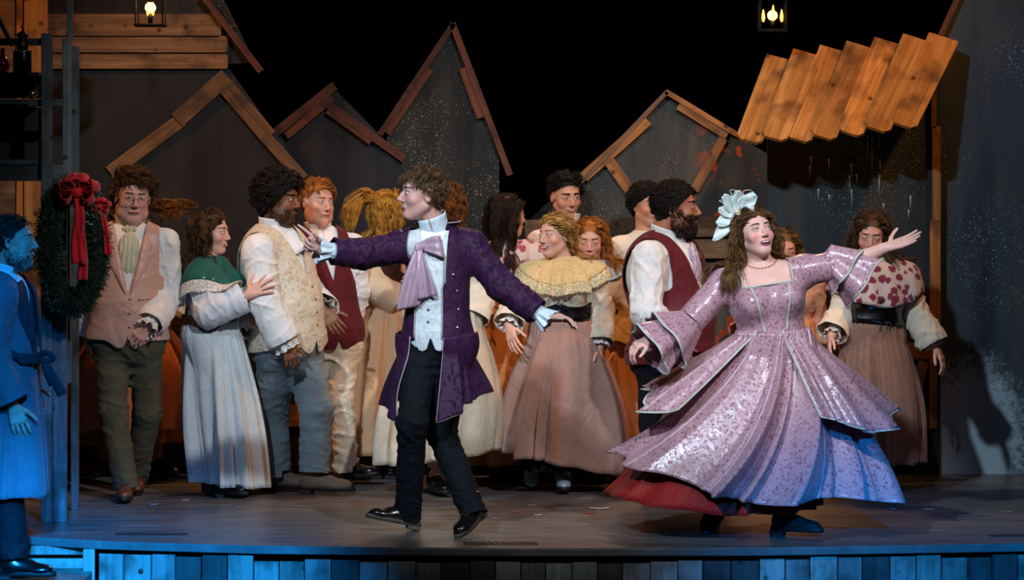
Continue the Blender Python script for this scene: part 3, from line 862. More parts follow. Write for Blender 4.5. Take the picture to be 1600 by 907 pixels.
        nr = s.HS.grad(P); D = nrm(nr * .5 + s.HM[:, 1] * .2 + V(0, 0, -1) * .7)
        v, f = s.strands(P, D, 4, length / 4, .1, margin=(.001, .006), r=r, jitter=.35, sdf=s.HS, kids=1, hug=0)
        mesh_obj('beard', v, f, mat, s.root); return s
    # -------------------------------------------------------------- clothes
    def shirt(s, mat, sl=(.060, .054, .044), off=.010, neck=.03, wr=.007, hem=-.05, cuff=-.01, name='shirt', bl=0.0, arms=(0, 1), h=.0078, seed=0, mats=None, shl=None, neckcut=None, blouse=None):
        S = s.torso()
        for i in arms:
            S.cone(s.sh[i], s.el[i], sl[0], sl[1], k=.045)
            S.cone(s.el[i], s.wr[i], sl[1], sl[2], k=.03)
            if bl: S.cone(lerp(s.el[i], s.wr[i], .45), lerp(s.el[i], s.wr[i], .82), sl[1] + bl * .6, sl[1] + bl, k=.04)
        if blouse: S.ell(s.tl(0, .02, blouse), (.175 * s.par['g'], .14 * s.par['gd'], .07), s.TM, k=.05)
        def dsp(P):
            k = np.zeros(len(P)); on = np.zeros(len(P))
            for i in arms:
                for a, b_ in ((s.sh[i], s.el[i]), (s.el[i], s.wr[i])):
                    d = b_ - a; ln = np.linalg.norm(d); d = d / ln; r = P - a; t = r @ d
                    pr = r - t[:, None] * d; m = (np.linalg.norm(pr, axis=1) < .13) & (t > -.05) & (t < ln + .05)
                    on = np.maximum(on, m & (np.linalg.norm(pr, axis=1) < .10) & (np.abs(s.tc(P)[0]) > s.sw * .75))
                    an = np.arctan2(pr @ nrm(np.cross(d, V(.3, .9, .2))), pr @ nrm(np.cross(d, np.cross(d, V(.3, .9, .2)))))
                    w = np.sin(t * 42 + 1.3 * np.sin(an + i) + .9 * np.sin(2 * an + t * 20) + seed)
                    k = np.where(m, np.exp(-(w / .30) ** 2) * (.6 + .6 * noise(P, 10, 13 + seed)), k)
            q = noise(P * V(1, 1, .7), 17, 11 + seed); q2 = noise(P * V(1.2, 1.2, .8), 26, 12 + seed)
            return wr * (.30 + .70 * on) * (1.2 * k * on + 1.0 * np.exp(-(q / .16) ** 2) + .7 * np.exp(-(q2 / .2) ** 2) - .6)
        m = sdf_mesh(S, h, off, dsp, smooth=1)
        upn = s.TM[:, 2]; cs = []
        nk = s.N + upn * neck
        cs.append(neckcut if neckcut else (lambda P: np.maximum(-((P - nk) @ upn), np.linalg.norm(P - s.N, axis=1) - .16)))
        cs.append(lambda P: np.maximum(s.tc(P)[2] - hem, np.min([np.linalg.norm(np.cross(P - s.el[i], nrm(s.wr[i] - s.el[i])), axis=1) * -1 + .10 for i in arms], 0) if arms else -1e3 + P[:, 0] * 0) if False else s.tc(P)[2] - hem + 10 * s._onarm(P, arms, sl[1] + off + .03))
        for i in arms:
            d = nrm(s.wr[i] - s.el[i]); w = s.wr[i] + d * cuff
            cs.append(lambda P, d=d, w=w: np.maximum((w - P) @ d, np.linalg.norm(P - w, axis=1) - .12))
        m = cut_by(m, *cs)
        s.Sshirt = S; s.shirt_off = off
        return mesh_obj(name, m[0], m[1], mat, s.root, solid=.003)
    def _onarm(s, P, arms, r):
        k = np.zeros(len(P))
        for i in arms:
            ab = s.wr[i] - s.el[i]; t = np.clip((P - s.el[i]) @ ab / (ab @ ab), 0, 1.3)
            k = np.maximum(k, (np.linalg.norm(P - s.el[i] - t[:, None] * ab, axis=1) < r) * 1.0)
        return k
    def vest(s, mat, off=.024, vbot=.30, vw=.085, hem=-.02, point=.04, arm=.80, wr=.003, name='vest', backmat=None, h=.008, lowv=True, seed=0, vtop=None, split=.012):
        S = s.torso(); L = s.L
        dsp = lambda P: wr * (.5 * noise(P * V(1, 1, .6), 16, 21 + seed) + .9 * np.exp(-(noise(P * V(.6, .6, 1.5), 14, 22 + seed) / .15) ** 2))
        m = sdf_mesh(S, h, off, dsp, smooth=1)
        vt = vtop or L * 1.0
        up = s.TM[:, 2]
        def g_v(P):
            u, f, v = s.tc(P); return np.where(f > .0, np.abs(u) - vw * (v - vbot) / (vt - vbot) * 1.0, 1)
        def g_arm(P):
            u, f, v = s.tc(P); lim = s.sw * arm + np.clip((L * .62 - v) / .10, 0, 1) ** 2 * .3; return lim - np.abs(u)
        def g_hem(P):
            u, f, v = s.tc(P)
            return v - (hem - np.where(f > 0, point * np.exp(-((np.abs(u) - .045) / .05) ** 2), 0) + np.where((f > 0), np.clip(.022 - np.abs(u) * 1.0, 0, 1) * 2.0 * (point > 0), 0))
        def g_n(P): return np.maximum(-((P - (s.N + up * .005)) @ up), np.linalg.norm(P - s.N, axis=1) - .10)
        m = cut_by(m, g_v, g_arm, g_hem, g_n)
        s.Svest = S; s.vest_off = off
        return mesh_obj(name, m[0], m[1], mat, s.root, solid=.005)
    def tpatch(s, name, mat, poly, off=.003, base=None, sdf=None, parent=None, step=.005, edge=.010, M=None, solid=0.003):
        v, f = patch(sdf or s.Svest, s.H, s.TM if M is None else M, poly, off, step, edge, far=.5, sdf_off=(s.vest_off if base is None else base) + .0045, maxd=.3)
        return mesh_obj(name, v, f, mat, parent or s.root, solid=solid) if len(f) else None
    def buttons(s, uv, mat=None, parent=None, base=None, r=.008, sdf=None, name='button'):
        P = pts_on(sdf or s.Svest, s.H, s.TM, uv, (s.vest_off if base is None else base) + .003, .5)
        me = None
        for p in P:
            if me is None:
                b = MB(); b.lathe((0, 0, 0), [(r * .95, -.002), (r, .0), (r * .8, .003), (r * .3, .0045)], 10, np.stack([s.TM[:, 0], -s.TM[:, 2], s.TM[:, 1]], 1))
                o = b.build(name, mat or M_BRASS, parent or s.root, True, p); me = o.data
            else:
                o = bpy.data.objects.new(name, me); link(o, parent or s.root); o.location = [float(q) for q in p]
    def trousers(s, mat, rad=(.090, .068, .064), hipoff=.009, top=.10, wr=.008, cuff=.03, h=.010, name='trousers', seed=0, flare=0):
        S = SDF(); p = s.par
        S.ell(s.tl(0, 0, .02), (.165 * p['g'] * p['hip_g'], .118 * p['gd'] * p['hip_g'] + p['belly'] * .3, .15), s.TM, k=.06)
        S.ell(s.tl(0, .01 + p['belly'] * .4, .11), (.150 * p['g'], .108 * p['gd'] + p['belly'] * .5, .12), s.TM, k=.06)
        for i in (0, 1):
            S.cone(s.hip[i], s.kn[i], rad[0], rad[1], k=.045)
            S.cone(s.kn[i], s.an[i] - nrm(s.kn[i] - s.an[i]) * .05, rad[1], rad[2], k=.03)
        def dsp(P):
            z = P[:, 2]; kz = min(s.kn[0][2], s.kn[1][2])
            low = np.exp(-((z - kz) / .16) ** 2) * .8 + sst(.35, .08, z) * 1.0 + np.exp(-((z - s.H[2] + .08) / .10) ** 2) * .7 + .25
            q = noise(P * V(.8, .8, 1.9) + V(0, 0, .4) * P[:, :1], 17, 31 + seed); q2 = noise(P * V(.8, .8, 2.4), 36, 32 + seed)
            return wr * (.3 + low) * (.9 * np.exp(-(q / .16) ** 2) + .55 * np.exp(-(q2 / .2) ** 2) - .4)
        m = sdf_mesh(S, h, hipoff, dsp, smooth=1)
        cs = [lambda P: (top - s.tc(P)[2])]
        for i in (0, 1):
            d = nrm(s.an[i] - s.kn[i]); w = s.an[i] + d * cuff
            cs.append(lambda P, d=d, w=w: np.maximum((w - P) @ d, np.linalg.norm(P - w, axis=1) - .2))
        m = cut_by(m, *cs); s.Strous = S
        return mesh_obj(name, m[0], m[1], mat, s.root, solid=.003)
    def shoe(s, i, yaw, pitch=0, mat=None, sole=None, sc=1.0, shaft=.05, name='shoe', heel=.022, sole_t=.012, laces=False, roll=0):
        M = frame(yaw, pitch, roll); a = s.an[i].copy()
        low = min((a + M @ (V(x, y, z) * sc))[2] for x in (-.04, .04) for y, z in ((.19, -.091), (.12, -.091), (-.075, -.078 - sole_t - heel + .003), (-.015, -.078 - sole_t - heel + .003)))
        if pitch == 0 or low < 0: a[2] -= low
        w = lambda x, y, z: a + M @ (V(x, y, z) * sc)
        S = SDF()
        S.ell(w(0, .115, -.062), V(.045, .075, .032) * sc, M, k=.02)
        S.ell(w(0, .03, -.050), V(.040, .085, .045) * sc, M, k=.02)
        S.ell(w(0, -.035, -.048), V(.036, .042, .045) * sc, M, k=.02)
        S.cone(w(0, -.012, -.04), w(0, -.018, shaft - .03), .040 * sc, .044 * sc, k=.03)
        Vt, F = sdf_mesh(S, .0065, 0, None, smooth=1)
        q = (Vt - a) @ M; q[:, 2] = np.clip(q[:, 2], -.078 * sc, shaft * sc); Vt = a + q @ M.T
        o = mesh_obj(name, Vt, F, mat or M_BLEATHER, s.root)
        t = np.linspace(0, 2 * np.pi, 26, endpoint=False)
        ox = np.cos(t); oy = np.sin(t)
        L = np.where(oy > 0, .150, .085); wd = .040 + .008 * np.sin(oy * 1.5)
        X = ox * wd; Y = .045 + oy * L * (1 if True else 1); Y = np.where(oy > 0, .045 + oy * .150, .045 + oy * .122)
        rings = []
        for z, k in ((-.068, 1.03), (-.074, 1.06), (-.078 - sole_t, 1.05), (-.078 - sole_t - .001, .6)):
            zz = np.full(26, z) ; rings.append(np.stack([X * k, .045 + (Y - .045) * k, zz], 1))
        R = np.concatenate(rings); R = a + (R * sc) @ M.T
        so = mesh_obj('sole', R, gridF(4, 26, True), sole or plain('dark_sole', '#15110f', .6), o, True)
        if heel:
            b = MB(); b.box(w(0, -.045, -.078 - sole_t - heel / 2 + .003), V(.066, .066, heel) * sc, M, .004 * sc); b.build('heel', sole or plain('dark_sole', '#15110f', .6), o)
        if laces:
            b = MB()
            for k in range(4):
                c = pts_on(S, w(0, .035 + .018 * k, 0), np.stack([M[:, 0], M[:, 2], M[:, 1]], 1), [(-.018, 0), (0, .002), (.018, 0)], .001, .1)
                b.tube(c, .0022, 5)
            b.build('laces', plain('lace_cord', '#1a1512', .8), o, True)
        return o
    def skirt(s, mat, waist, rw, hem, rh, pleat=.022, kf=13, n=150, m=34, prof=1.0, lift=None, wob=.02, seed=0, name='skirt', gather=34, flare=None, lowp=.8, arc=None, twist=.12, push=.014):
        """gathered skirt. waist/hem: local centres; rw/rh: (rx, ry)"""
        rs = np.random.RandomState(seed + s.seed)
        th = (np.linspace(0, 2 * np.pi, n, endpoint=False) if arc is None else np.linspace(arc[0], arc[1], n))[None]; t = np.linspace(0, 1, m)[:, None]
        ph = rs.uniform(0, 6.28, 8); t0 = th
        th = t0 - twist * t - .10 * t * np.sin(3 * t0 + ph[6])
        tp = np.sin(np.clip(t * prof, 0, 1) * np.pi / 2) if prof > 1 else t ** (2 - prof)
        rx = lerp(rw[0], rh[0], tp); ry = lerp(rw[1], rh[1], tp)
        warp = t0 + .35 * np.sin(2 * t0 + ph[0]) + .2 * np.sin(5 * t0 + ph[1])
        k2 = max(int(kf * .62), 3)
        big = (1 - 2 * np.abs(np.sin(kf / 2 * warp + ph[2])) ** .75) * .65 + np.sin(k2 * warp + ph[3]) * .5 + .25 * (1 - 2 * np.abs(np.sin(kf * warp + ph[1])) ** .7) * t
        gat = np.sin(gather * warp + ph[4])
        fold = 1.9 * pleat * (sst(0, .9, t) ** lowp + .15) * big + .006 * np.exp(-t * 5) * gat * 1.3
        fold = fold + wob * t * np.sin(3 * t0 + ph[5] + 2 * t) * .5
        if flare is not None: fold = fold + flare(th, t)
        c = waist + (hem - waist) * t[..., None]
        X = np.cos(th) * (rx + fold); Y = np.sin(th) * (ry + fold)
        z = np.zeros_like(X)
        if lift is not None: z = lift(th) * t ** 1.6
        z = z + .004 * np.sin(9 * t0 + ph[7]) * t
        P = c + np.stack([X, Y, z + 0 * X], -1)
        S = s.torso()
        for i in (0, 1):
            S.cone(s.hip[i], s.kn[i], .082 * s.par['leg'], .055 * s.par['leg'], k=.04); S.cone(s.kn[i], s.an[i], .052 * s.par['leg'], .036, k=.02)
        Q = P.reshape(-1, 3); mg = np.repeat((push + .006 * np.exp(-t * 5) * (1 + gat)).reshape(m, -1) if gat.shape[0] == m else (push + .006 * np.exp(-t * 5) * (1 + gat)), 1, 0).reshape(-1)
        for _ in range(2):
            d = S.ev(Q); q = d < mg
            if q.any(): Q[q] += S.grad(Q[q]) * (mg[q] - d[q])[:, None]
        P = Q.reshape(P.shape); s.grid_pts = P
        return mesh_obj(name, Q, gridF(m, n, arc is None), mat, s.root, solid=.004)
    def ring(s, name, mat, c, ax, r0, r1, ln, waves=9, amp=.006, n=72, m=7, parent=None, scal=0, seed=0, wave0=0.15, ell=1.0, start=0, endf=None, solid=.002, upv=None):
        """ruffle / cuff / collar / belt: a frustum about axis ax with a wavy free edge"""
        ax = nrm(np.asarray(ax, float)); A = nrm(np.cross(ax, upv if upv is not None else V(.12, .99, .05))); B = np.cross(ax, A)
        rs = np.random.RandomState(seed + s.seed)
        th = np.linspace(0, 2 * np.pi, n, endpoint=False)[None]; t = np.linspace(0, 1, m)[:, None]
        ph = rs.uniform(0, 6.28, 3)
        w = np.sin(waves * th + ph[0] + .6 * np.sin(2 * th + ph[1])); am = amp * (wave0 + (1 - wave0) * t)
        r = lerp(r0, r1, t) + am * w
        z = t * ln + (scal * np.abs(np.sin(waves * 1.0 * th + ph[2])) * t) + .3 * am * np.cos(waves * th + ph[0])
        if endf is not None: z = z + endf(th) * t
        P = np.asarray(c, float) + A * (r * np.cos(th))[..., None] + B * (r * np.sin(th) * ell)[..., None] + ax * z[..., None]
        return mesh_obj(name, P.reshape(-1, 3), gridF(m, n, True), mat, parent or s.root, solid=solid)
    def cuffs(s, mat=None, i=(0, 1), ln=.06, r0=.034, r1=.062, waves=8, amp=.009, band=True, bandmat=None, back=.035, lace=None):
        for q in i:
            d = nrm(s.wr[q] - s.el[q])
            if band: s.ring('cuff_band', bandmat or mat, s.wr[q] - d * (back + .02), d, r0 + .005, r0 + .002, .03, 10, .0015)
            s.ring('cuff_ruffle', mat or M_WHITE, s.wr[q] - d * back, d, r0, r1, ln, waves, amp, seed=q)
            if lace: s.ring('cuff_lace', lace, s.wr[q] - d * (back - ln * .92), d, r1 - .002, r1 + .012, ln * .6, waves, amp * 1.1, scal=.006, seed=q, wave0=.9)
    def capelet(s, mat, r0=.075, length=.26, n=96, m=16, sdf=None, off=.010, waves=14, amp=.006, name='capelet', lace=None, laceln=.05, neckup=.02, grav=.25, seed=0, out=.4):
        sdf = sdf or s.Sshirt; up = s.TM[:, 2]
        th = np.linspace(0, 2 * np.pi, n, endpoint=False)
        ring = s.N + up * neckup + (np.cos(th)[:, None] * s.TM[:, 0] + np.sin(th)[:, None] * s.TM[:, 1]) * r0
        P = [ring]; D = nrm(np.cos(th)[:, None] * s.TM[:, 0] + np.sin(th)[:, None] * s.TM[:, 1] - up * out)
        mm = m + (5 if lace else 0); st = length / m; base = off + s.shirt_off
        for i in range(mm):
            D = nrm(D * (1 - grav) + V(0, 0, -1) * grav)
            q = P[-1] + D * st
            for _ in range(3):
                d = sdf.ev(q); b = d < base
                if b.any(): q[b] += sdf.grad(q[b]) * (base - d[b])[:, None]
            D = nrm(q - P[-1]); P.append(q)
        A = np.stack(P, 0)
        ax = s.N; rad = A - s.N; rad = nrm(rad - (rad @ up)[..., None] * up)
        t = np.linspace(0, mm / m, mm + 1)[:, None]
        w = np.sin(waves * th + .8 * np.sin(3 * th + seed))[None]
        A = A + rad * ((amp * t ** 1.2) * w + amp * t)[..., None]
        o = mesh_obj(name, A[:m + 1].reshape(-1, 3), gridF(m + 1, n, True), mat, s.root, solid=.003)
        if lace:
            B = A[m:] + rad[m:] * .004
            B[-1] += V(0, 0, 1) * (.008 * np.abs(np.sin(30 * th)))[:, None]
            mesh_obj('lace_trim', B.reshape(-1, 3), gridF(mm + 1 - m, n, True), lace, o, solid=.0015)
        return o
    def collar(s, mat, r=.064, h=.05, tilt=(0, 0, 1), name='collar', open=.35, base=.01, lean=.01):
        """standing shirt collar, open at the front"""
        up = nrm(s.hl(0, -.022, -.05) - s.N + s.TM[:, 2] * .04); f = s.TM[:, 1]; r_ = np.cross(f, up); f = np.cross(up, r_)
        a = np.linspace(open, 2 * np.pi - open, 40)[None]; t = np.linspace(0, 1, 7)[:, None]
        rr = r + lean * t + .006 * np.cos(a)
        c = lerp(s.N, s.hl(0, -.022, -.05), .20)
        hh = h * (1 - .25 * np.cos(a / 2) ** 2 * 0)
        P = c + up * base + f * (np.cos(a) * rr)[..., None] + r_ * (np.sin(a) * rr)[..., None] + up * ((t - .3) * hh + 0 * a)[..., None]
        return mesh_obj(name, P.reshape(-1, 3), gridF(7, 40), mat, s.root, solid=.003)
    def belt(s, mat, v, rx, ry, h, name='belt', n=60, prof=None):
        th = np.linspace(0, 2 * np.pi, n, endpoint=False)[None]; t = np.linspace(0, 1, 7)[:, None]
        k = 1 + (prof(t) if prof else .02 * np.sin(t * np.pi))
        P = s.tl(0, 0, v) + s.TM[:, 0] * (np.cos(th) * rx * k)[..., None] + s.TM[:, 1] * (np.sin(th) * ry * k)[..., None] + s.TM[:, 2] * (t * h + 0 * th)[..., None]
        Q = P.reshape(-1, 3); S = getattr(s, 'Sshirt', None) or s.torso(); mg = getattr(s, 'shirt_off', .01) + .020
        for _ in range(2):
            d = S.ev(Q); q = d < mg
            if q.any(): Q[q] += S.grad(Q[q]) * (mg - d[q])[:, None]
        return mesh_obj(name, Q, gridF(7, n, True), mat, s.root, solid=.006)
# ------------------------------------------------------------------ stage floor and surround
def struct(o, label, cat=None):
    o['kind'] = 'structure'; o['label'] = label
    if cat: o['category'] = cat
    return o
def edgeY(X):
    return np.interp(X, [-6, -2.41, -1.95, -1.2, 0, 1.2, 2.45, 6], [.95, .42, .20, .04, -.06, -.03, .13, .9])
def floor_mat():
    m, nt, b = base_mat('stage_floor'); L = nt.links
    tc = nd(nt, 'ShaderNodeTexCoord'); mp = nd(nt, 'ShaderNodeMapping'); mp.inputs['Scale'].default_value = (.9, 7, 1); L.new(tc.outputs['Object'], mp.inputs['Vector'])
    n1 = nd(nt, 'ShaderNodeTexNoise', Scale=2.2, Detail=8.0, Roughness=.7); L.new(mp.outputs['Vector'], n1.inputs['Vector'])
    r = ramp(nt, n1.outputs['Fac'], [(.3, hexc('#423f3d')), (.55, hexc('#64605d')), (.75, hexc('#86827d'))])
    n2 = nd(nt, 'ShaderNodeTexNoise', Scale=90.0, Detail=2.0); L.new(tc.outputs['Object'], n2.inputs['Vector'])
    sp = ramp(nt, n2.outputs['Fac'], [(.70, (0, 0, 0)), (.76, (.5, .5, .5))])
    L.new(mixc(nt, sp.outputs['Color'], r.outputs['Color'], hexc('#8a8378')), b.inputs['Base Color'])
    rr = nd(nt, 'ShaderNodeMapRange'); L.new(n1.outputs['Fac'], rr.inputs[0]); rr.inputs[3].default_value = .22; rr.inputs[4].default_value = .5
    L.new(rr.outputs[0], b.inputs['Roughness'])
    bp = nd(nt, 'ShaderNodeBump', Strength=.08, Distance=.01); L.new(n1.outputs['Fac'], bp.inputs['Height']); L.new(bp.outputs['Normal'], b.inputs['Normal'])
    return m
M_FLOOR = floor_mat()
xs = np.linspace(-6, 6, 61); ye = edgeY(xs)
prof = [(0.0, .0, -.040), (-.004, 0, -.036), (-.006, 0, -.008), (.0, 0, .0)]
rows = [np.stack([xs, ye + a, np.full(61, c)], 1) for a, _, c in prof] + [np.stack([xs, np.full(61, q), np.zeros(61)], 1) for q in (1.2, 2.5, 4.5, 8.2)]
struct(mesh_obj('floor', np.concatenate(rows), gridF(len(rows), 61), M_FLOOR, smooth=False), 'dark glossy stage floor with a rounded front edge')

M_FASC = [wood('fascia_wood_%d' % i, a, b, c, ax=2) for i, (a, b, c) in enumerate((('#5a5650', '#76716a', '#908a80'), ('#6a665e', '#8a857a', '#a59e92'), ('#2c2a28', '#3a3835', '#4a4642')))]
fas = struct(empty('trim_1', (0, 0, 0)), 'row of upright boards facing the front of the stage')
rnd = random.Random(5)
x = W(148, 860, .1)[0]; bi = 0
while x < 2.75:
    w = rnd.uniform(.118, .136); xc = x + w / 2; y = float(edgeY(xc)) + .035
    an = math.atan2(float(edgeY(x + w) - edgeY(x)), w)
    top = -.052 - rnd.uniform(.0, .016) - (.012 if 420 < xc * 320 + 800 < 1150 else 0)
    o = MB().box((0, 0, -.3), (w - .004, .022, .6), None, .002).build('board', M_FASC[(0, 1, 0, 2, 2, 1, 0, 1, 0, 2)[bi % 10]], fas)
    o.location = (xc, y + rnd.uniform(-.004, .004), top); o.rotation_euler = (0, 0, an)
    x += w; bi += 1
MB().box((.7, .62, -.38), (5.6, .02, .64)).build('backing', M_BLACK, fas)
knot = MB().lathe((0, 0, 0), [(.012, 0), (.012, .004), (.006, .006)], 12, np.array([[1, 0, 0], [0, 0, -1], [0, 1, 0]], float)).build('knot', plain('knot', '#22201e', .8), fas, True)
knot.location = W(220, 893, edgeY(-1.79) + .02)
# short flight at the left end: corner post, slatted riser, low tread
stp = struct(empty('trim_2', (0, 0, 0)), 'low side step with a slatted riser beside the stage front')
p0, p1 = W(130, 848, .22), W(148, 907, .22)
MB().box(((p0[0] + p1[0]) / 2, .23, -.33), (p1[0] - p0[0], .03, .58), None, .003).build('corner_post', M_FASC[1], stp)
for a, b in ((854, 868), (874, 898)):
    q0, q1 = W(8, a, .34), W(130, b, .34)
    MB().box(((q0[0] + q1[0]) / 2 - .2, .36, (q0[2] + q1[2]) / 2), (q1[0] - q0[0] + .4, .025, q0[2] - q1[2]), None, .003).build('riser_board', M_FASC[1], stp)
MB().box((-3.0, .10, -.165), (1.94, .46, .04), None, .004).build('tread', M_FASC[1], stp)
MB().box((-3.0, .12, -.5), (1.90, .38, .62)).build('carcass', M_BLACK, stp)
# floor vents
def vent(px0, px1, py, label):
    Y = 10480 / (py - 200) - 16; a, b = W(px0, py, Y), W(px1, py, Y)
    t = empty('floor_vent', ((a[0] + b[0]) / 2, Y, 0), label, 'vent', 'slotted vents along the stage front')
    n = int((px1 - px0) / 9); w = b[0] - a[0]
    MB().box((0, 0, .001), (w, .11, .002)).build('frame', plain('vent_metal', '#3a3632', .4, .6), t)
    for i in range(n):
        o = MB().box((0, 0, 0), (w / n * .45, .09, .003), frame(0), 0).build('slot', plain('vent_dark', '#0c0b0b', .8), t)
        o.location = ((i + .5) / n * w - w / 2, 0, .0022); o.rotation_euler = (0, 0, .25)
vent(181, 293, 836, 'slotted metal floor vent by the blue lit corner of the stage')
vent(724, 840, 850, 'slotted metal floor vent under the foot of the man in purple')
vent(1546, 1640, 838, 'slotted metal floor vent at the far right of the stage front')
# black drape behind everything
xs = np.linspace(-7, 7, 281); zs = np.linspace(-1, 7, 5)
dr = np.stack([np.repeat(xs[None], 5, 0), 8.0 + .06 * np.sin(xs * 16 + np.sin(xs * 3))[None] + 0 * zs[:, None], np.repeat(zs[:, None], 281, 1)], -1)
struct(mesh_obj('wall_back', dr.reshape(-1, 3), gridF(5, 281), cloth('black_velour', '#050506', .95, .0, .1)), 'black velour drape behind the set')

# ------------------------------------------------------------------ painted house flats
def flat_mat(name, c0, c1, c2, fleck='#8a9080', amount=.62, drip=False, rust=False, spray=None, streak=.5):
    m, nt, b = base_mat(name); L = nt.links
    tc = nd(nt, 'ShaderNodeTexCoord'); gm = nd(nt, 'ShaderNodeNewGeometry')
    mp = nd(nt, 'ShaderNodeMapping'); mp.inputs['Scale'].default_value = (3.5, 3.5, .7); L.new(gm.outputs['Position'], mp.inputs['Vector'])
    n1 = nd(nt, 'ShaderNodeTexNoise', Scale=1.5, Detail=7.0, Roughness=.65); L.new(mp.outputs['Vector'], n1.inputs['Vector'])
    out = ramp(nt, n1.outputs['Fac'], [(.3, hexc(c0)), (.52, hexc(c1)), (.75, hexc(c2))]).outputs['Color']
    # thrown paint flecks
    for sc, a in ((34.0, .10), (70.0, .14)):
        v = nd(nt, 'ShaderNodeTexVoronoi', Scale=sc); L.new(gm.outputs['Position'], v.inputs['Vector'])
        r = ramp(nt, v.outputs['Distance'], [(a, (1, 1, 1)), (a + .06, (0, 0, 0))])
        n2 = nd(nt, 'ShaderNodeTexNoise', Scale=1.6, Detail=2.0); L.new(gm.outputs['Position'], n2.inputs['Vector'])
        r2 = ramp(nt, n2.outputs['Fac'], [(amount - .08, (0, 0, 0)), (amount + .06, (.8, .8, .8))])
        mu = nd(nt, 'ShaderNodeMath', operation='MULTIPLY'); L.new(r.outputs['Color'], mu.inputs[0]); L.new(r2.outputs['Color'], mu.inputs[1])
        out = mixc(nt, mu.outputs[0], out, hexc(fleck))
    if rust:
        n3 = nd(nt, 'ShaderNodeTexNoise', Scale=7.0, Detail=3.0); L.new(gm.outputs['Position'], n3.inputs['Vector'])
        r3 = ramp(nt, n3.outputs['Fac'], [(.56, (0, 0, 0)), (.60, (.85, .85, .85))])
        sx = nd(nt, 'ShaderNodeSeparateXYZ'); L.new(gm.outputs['Position'], sx.inputs[0])
        mr = nd(nt, 'ShaderNodeMapRange'); L.new(sx.outputs['X'], mr.inputs[0]); mr.inputs[1].default_value = 1.08; mr.inputs[2].default_value = 1.22
        m2 = nd(nt, 'ShaderNodeMath', operation='MULTIPLY'); L.new(r3.outputs['Color'], m2.inputs[0]); L.new(mr.outputs[0], m2.inputs[1])
        out = mixc(nt, m2.outputs[0], out, hexc('#c2481c'))
    if spray:
        vm = nd(nt, 'ShaderNodeVectorMath', operation='SUBTRACT'); L.new(gm.outputs['Position'], vm.inputs[0]); vm.inputs[1].default_value = spray
        ms = nd(nt, 'ShaderNodeMapping'); ms.inputs['Scale'].default_value = (2.6, 1, 1.7); L.new(vm.outputs[0], ms.inputs['Vector'])
        ln = nd(nt, 'ShaderNodeVectorMath', operation='LENGTH'); L.new(ms.outputs[0], ln.inputs[0])
        n4 = nd(nt, 'ShaderNodeTexNoise', Scale=26.0, Detail=6.0, Roughness=.75, Distortion=1.0); L.new(gm.outputs['Position'], n4.inputs['Vector'])
        ad = nd(nt, 'ShaderNodeMath', operation='MULTIPLY_ADD'); L.new(n4.outputs['Fac'], ad.inputs[0]); ad.inputs[1].default_value = -1.1; L.new(ln.outputs['Value'], ad.inputs[2])
        r4 = ramp(nt, ad.outputs[0], [(.0, (.75, .75, .75)), (.35, (0, 0, 0))])
        out = mixc(nt, r4.outputs['Color'], out, hexc('#a9bcc4'))
    L.new(out, b.inputs['Base Color'])
    b.inputs['Roughness'].default_value = .75; b.inputs['Specular IOR Level'].default_value = .2
    bp = nd(nt, 'ShaderNodeBump', Strength=.2, Distance=.01); L.new(n1.outputs['Fac'], bp.inputs['Height']); L.new(bp.outputs['Normal'], b.inputs['Normal'])
    return m
M_PL = wood('reclaimed_pine', '#5c3718', '#8f5c2c', '#b47c42', ax=0)
M_PL2 = wood('weathered_pine', '#4a3322', '#6f5034', '#8d6a48', ax=0)
M_PLR = wood('dark_red_pine', '#3a1c10', '#5a2e18', '#744024', ax=0)
def flat(name, label, poly_px, y, mat, base=0.0):
    t = empty(name, (0, y, 0), label, 'stage flat', 'painted house flats')
    pts = [tuple(W(px, py, y)[[0, 2]]) for px, py in poly_px]
    pts = [(x, max(z, base)) for x, z in pts]
    MB().prism(pts, 0, .03).build('wall_panel', mat, t)
    return t
def plank(t, a, b, wpx, y, mat=None, th=.022, name='plank', cham=0, skew=0.0):
    """board from pixel a to pixel b (centre line), width in pixels, standing proud of the flat at depth y"""
    A, B = W(*a, y), W(*b, y); d = B - A; Ln = math.hypot(d[0], d[2]); w = wpx * (CAMD + y) / FPX
    h = w / 2; c = cham * w; k = skew * w
    poly = [(-Ln / 2 + k, -h), (Ln / 2 - c + k, -h), (Ln / 2 + k * 0, -h + c), (Ln / 2, h - c), (Ln / 2 - c - k, h), (-Ln / 2 - k, h)] if (cham or skew) else [(-Ln / 2, -h), (Ln / 2, -h), (Ln / 2, h), (-Ln / 2, h)]
    o = MB().prism(poly, -th / 2, th / 2).build(name, mat or M_PL, t)
    C = (A + B) / 2; o.location = (C[0], y - float(t.location[1]), C[2])
    o.rotation_euler = (0, -math.atan2(d[2], d[0]), 0)
    return o
F1 = flat('house_flat', 'wide dark house flat with clapboard top behind the man with glasses', [(60, 760), (60, -40), (330, -40), (398, 98), (352, 100), (478, 275), (478, 760)], 3.9,
          flat_mat('flat_charcoal', '#1c1a1a', '#26262a', '#33302e', amount=.66))
for a, b, w in (((74, 40), (346, 40), 36), ((74, 69), (356, 69), 26), ((74, 96), (356, 96), 23)): plank(F1, a, b, w, 3.885, M_PL2, cham=.12)
plank(F1, (172, 270), (284, 187), 22, 3.885, M_PL2); plank(F1, (277, 188), (355, 119), 26, 3.87, M_PL2)
plank(F1, (352, 134), (420, 214), 26, 3.885, M_PL2); plank(F1, (413, 212), (474, 280), 18, 3.88, M_PL2)
plank(F1, (318, -6), (408, 112), 9, 3.88, M_PLR, th=.10)
plank(F1, (122, 650), (486, 650), 33, 3.88, M_PL); plank(F1, (122, 688), (300, 686), 30, 3.88, M_PL2)
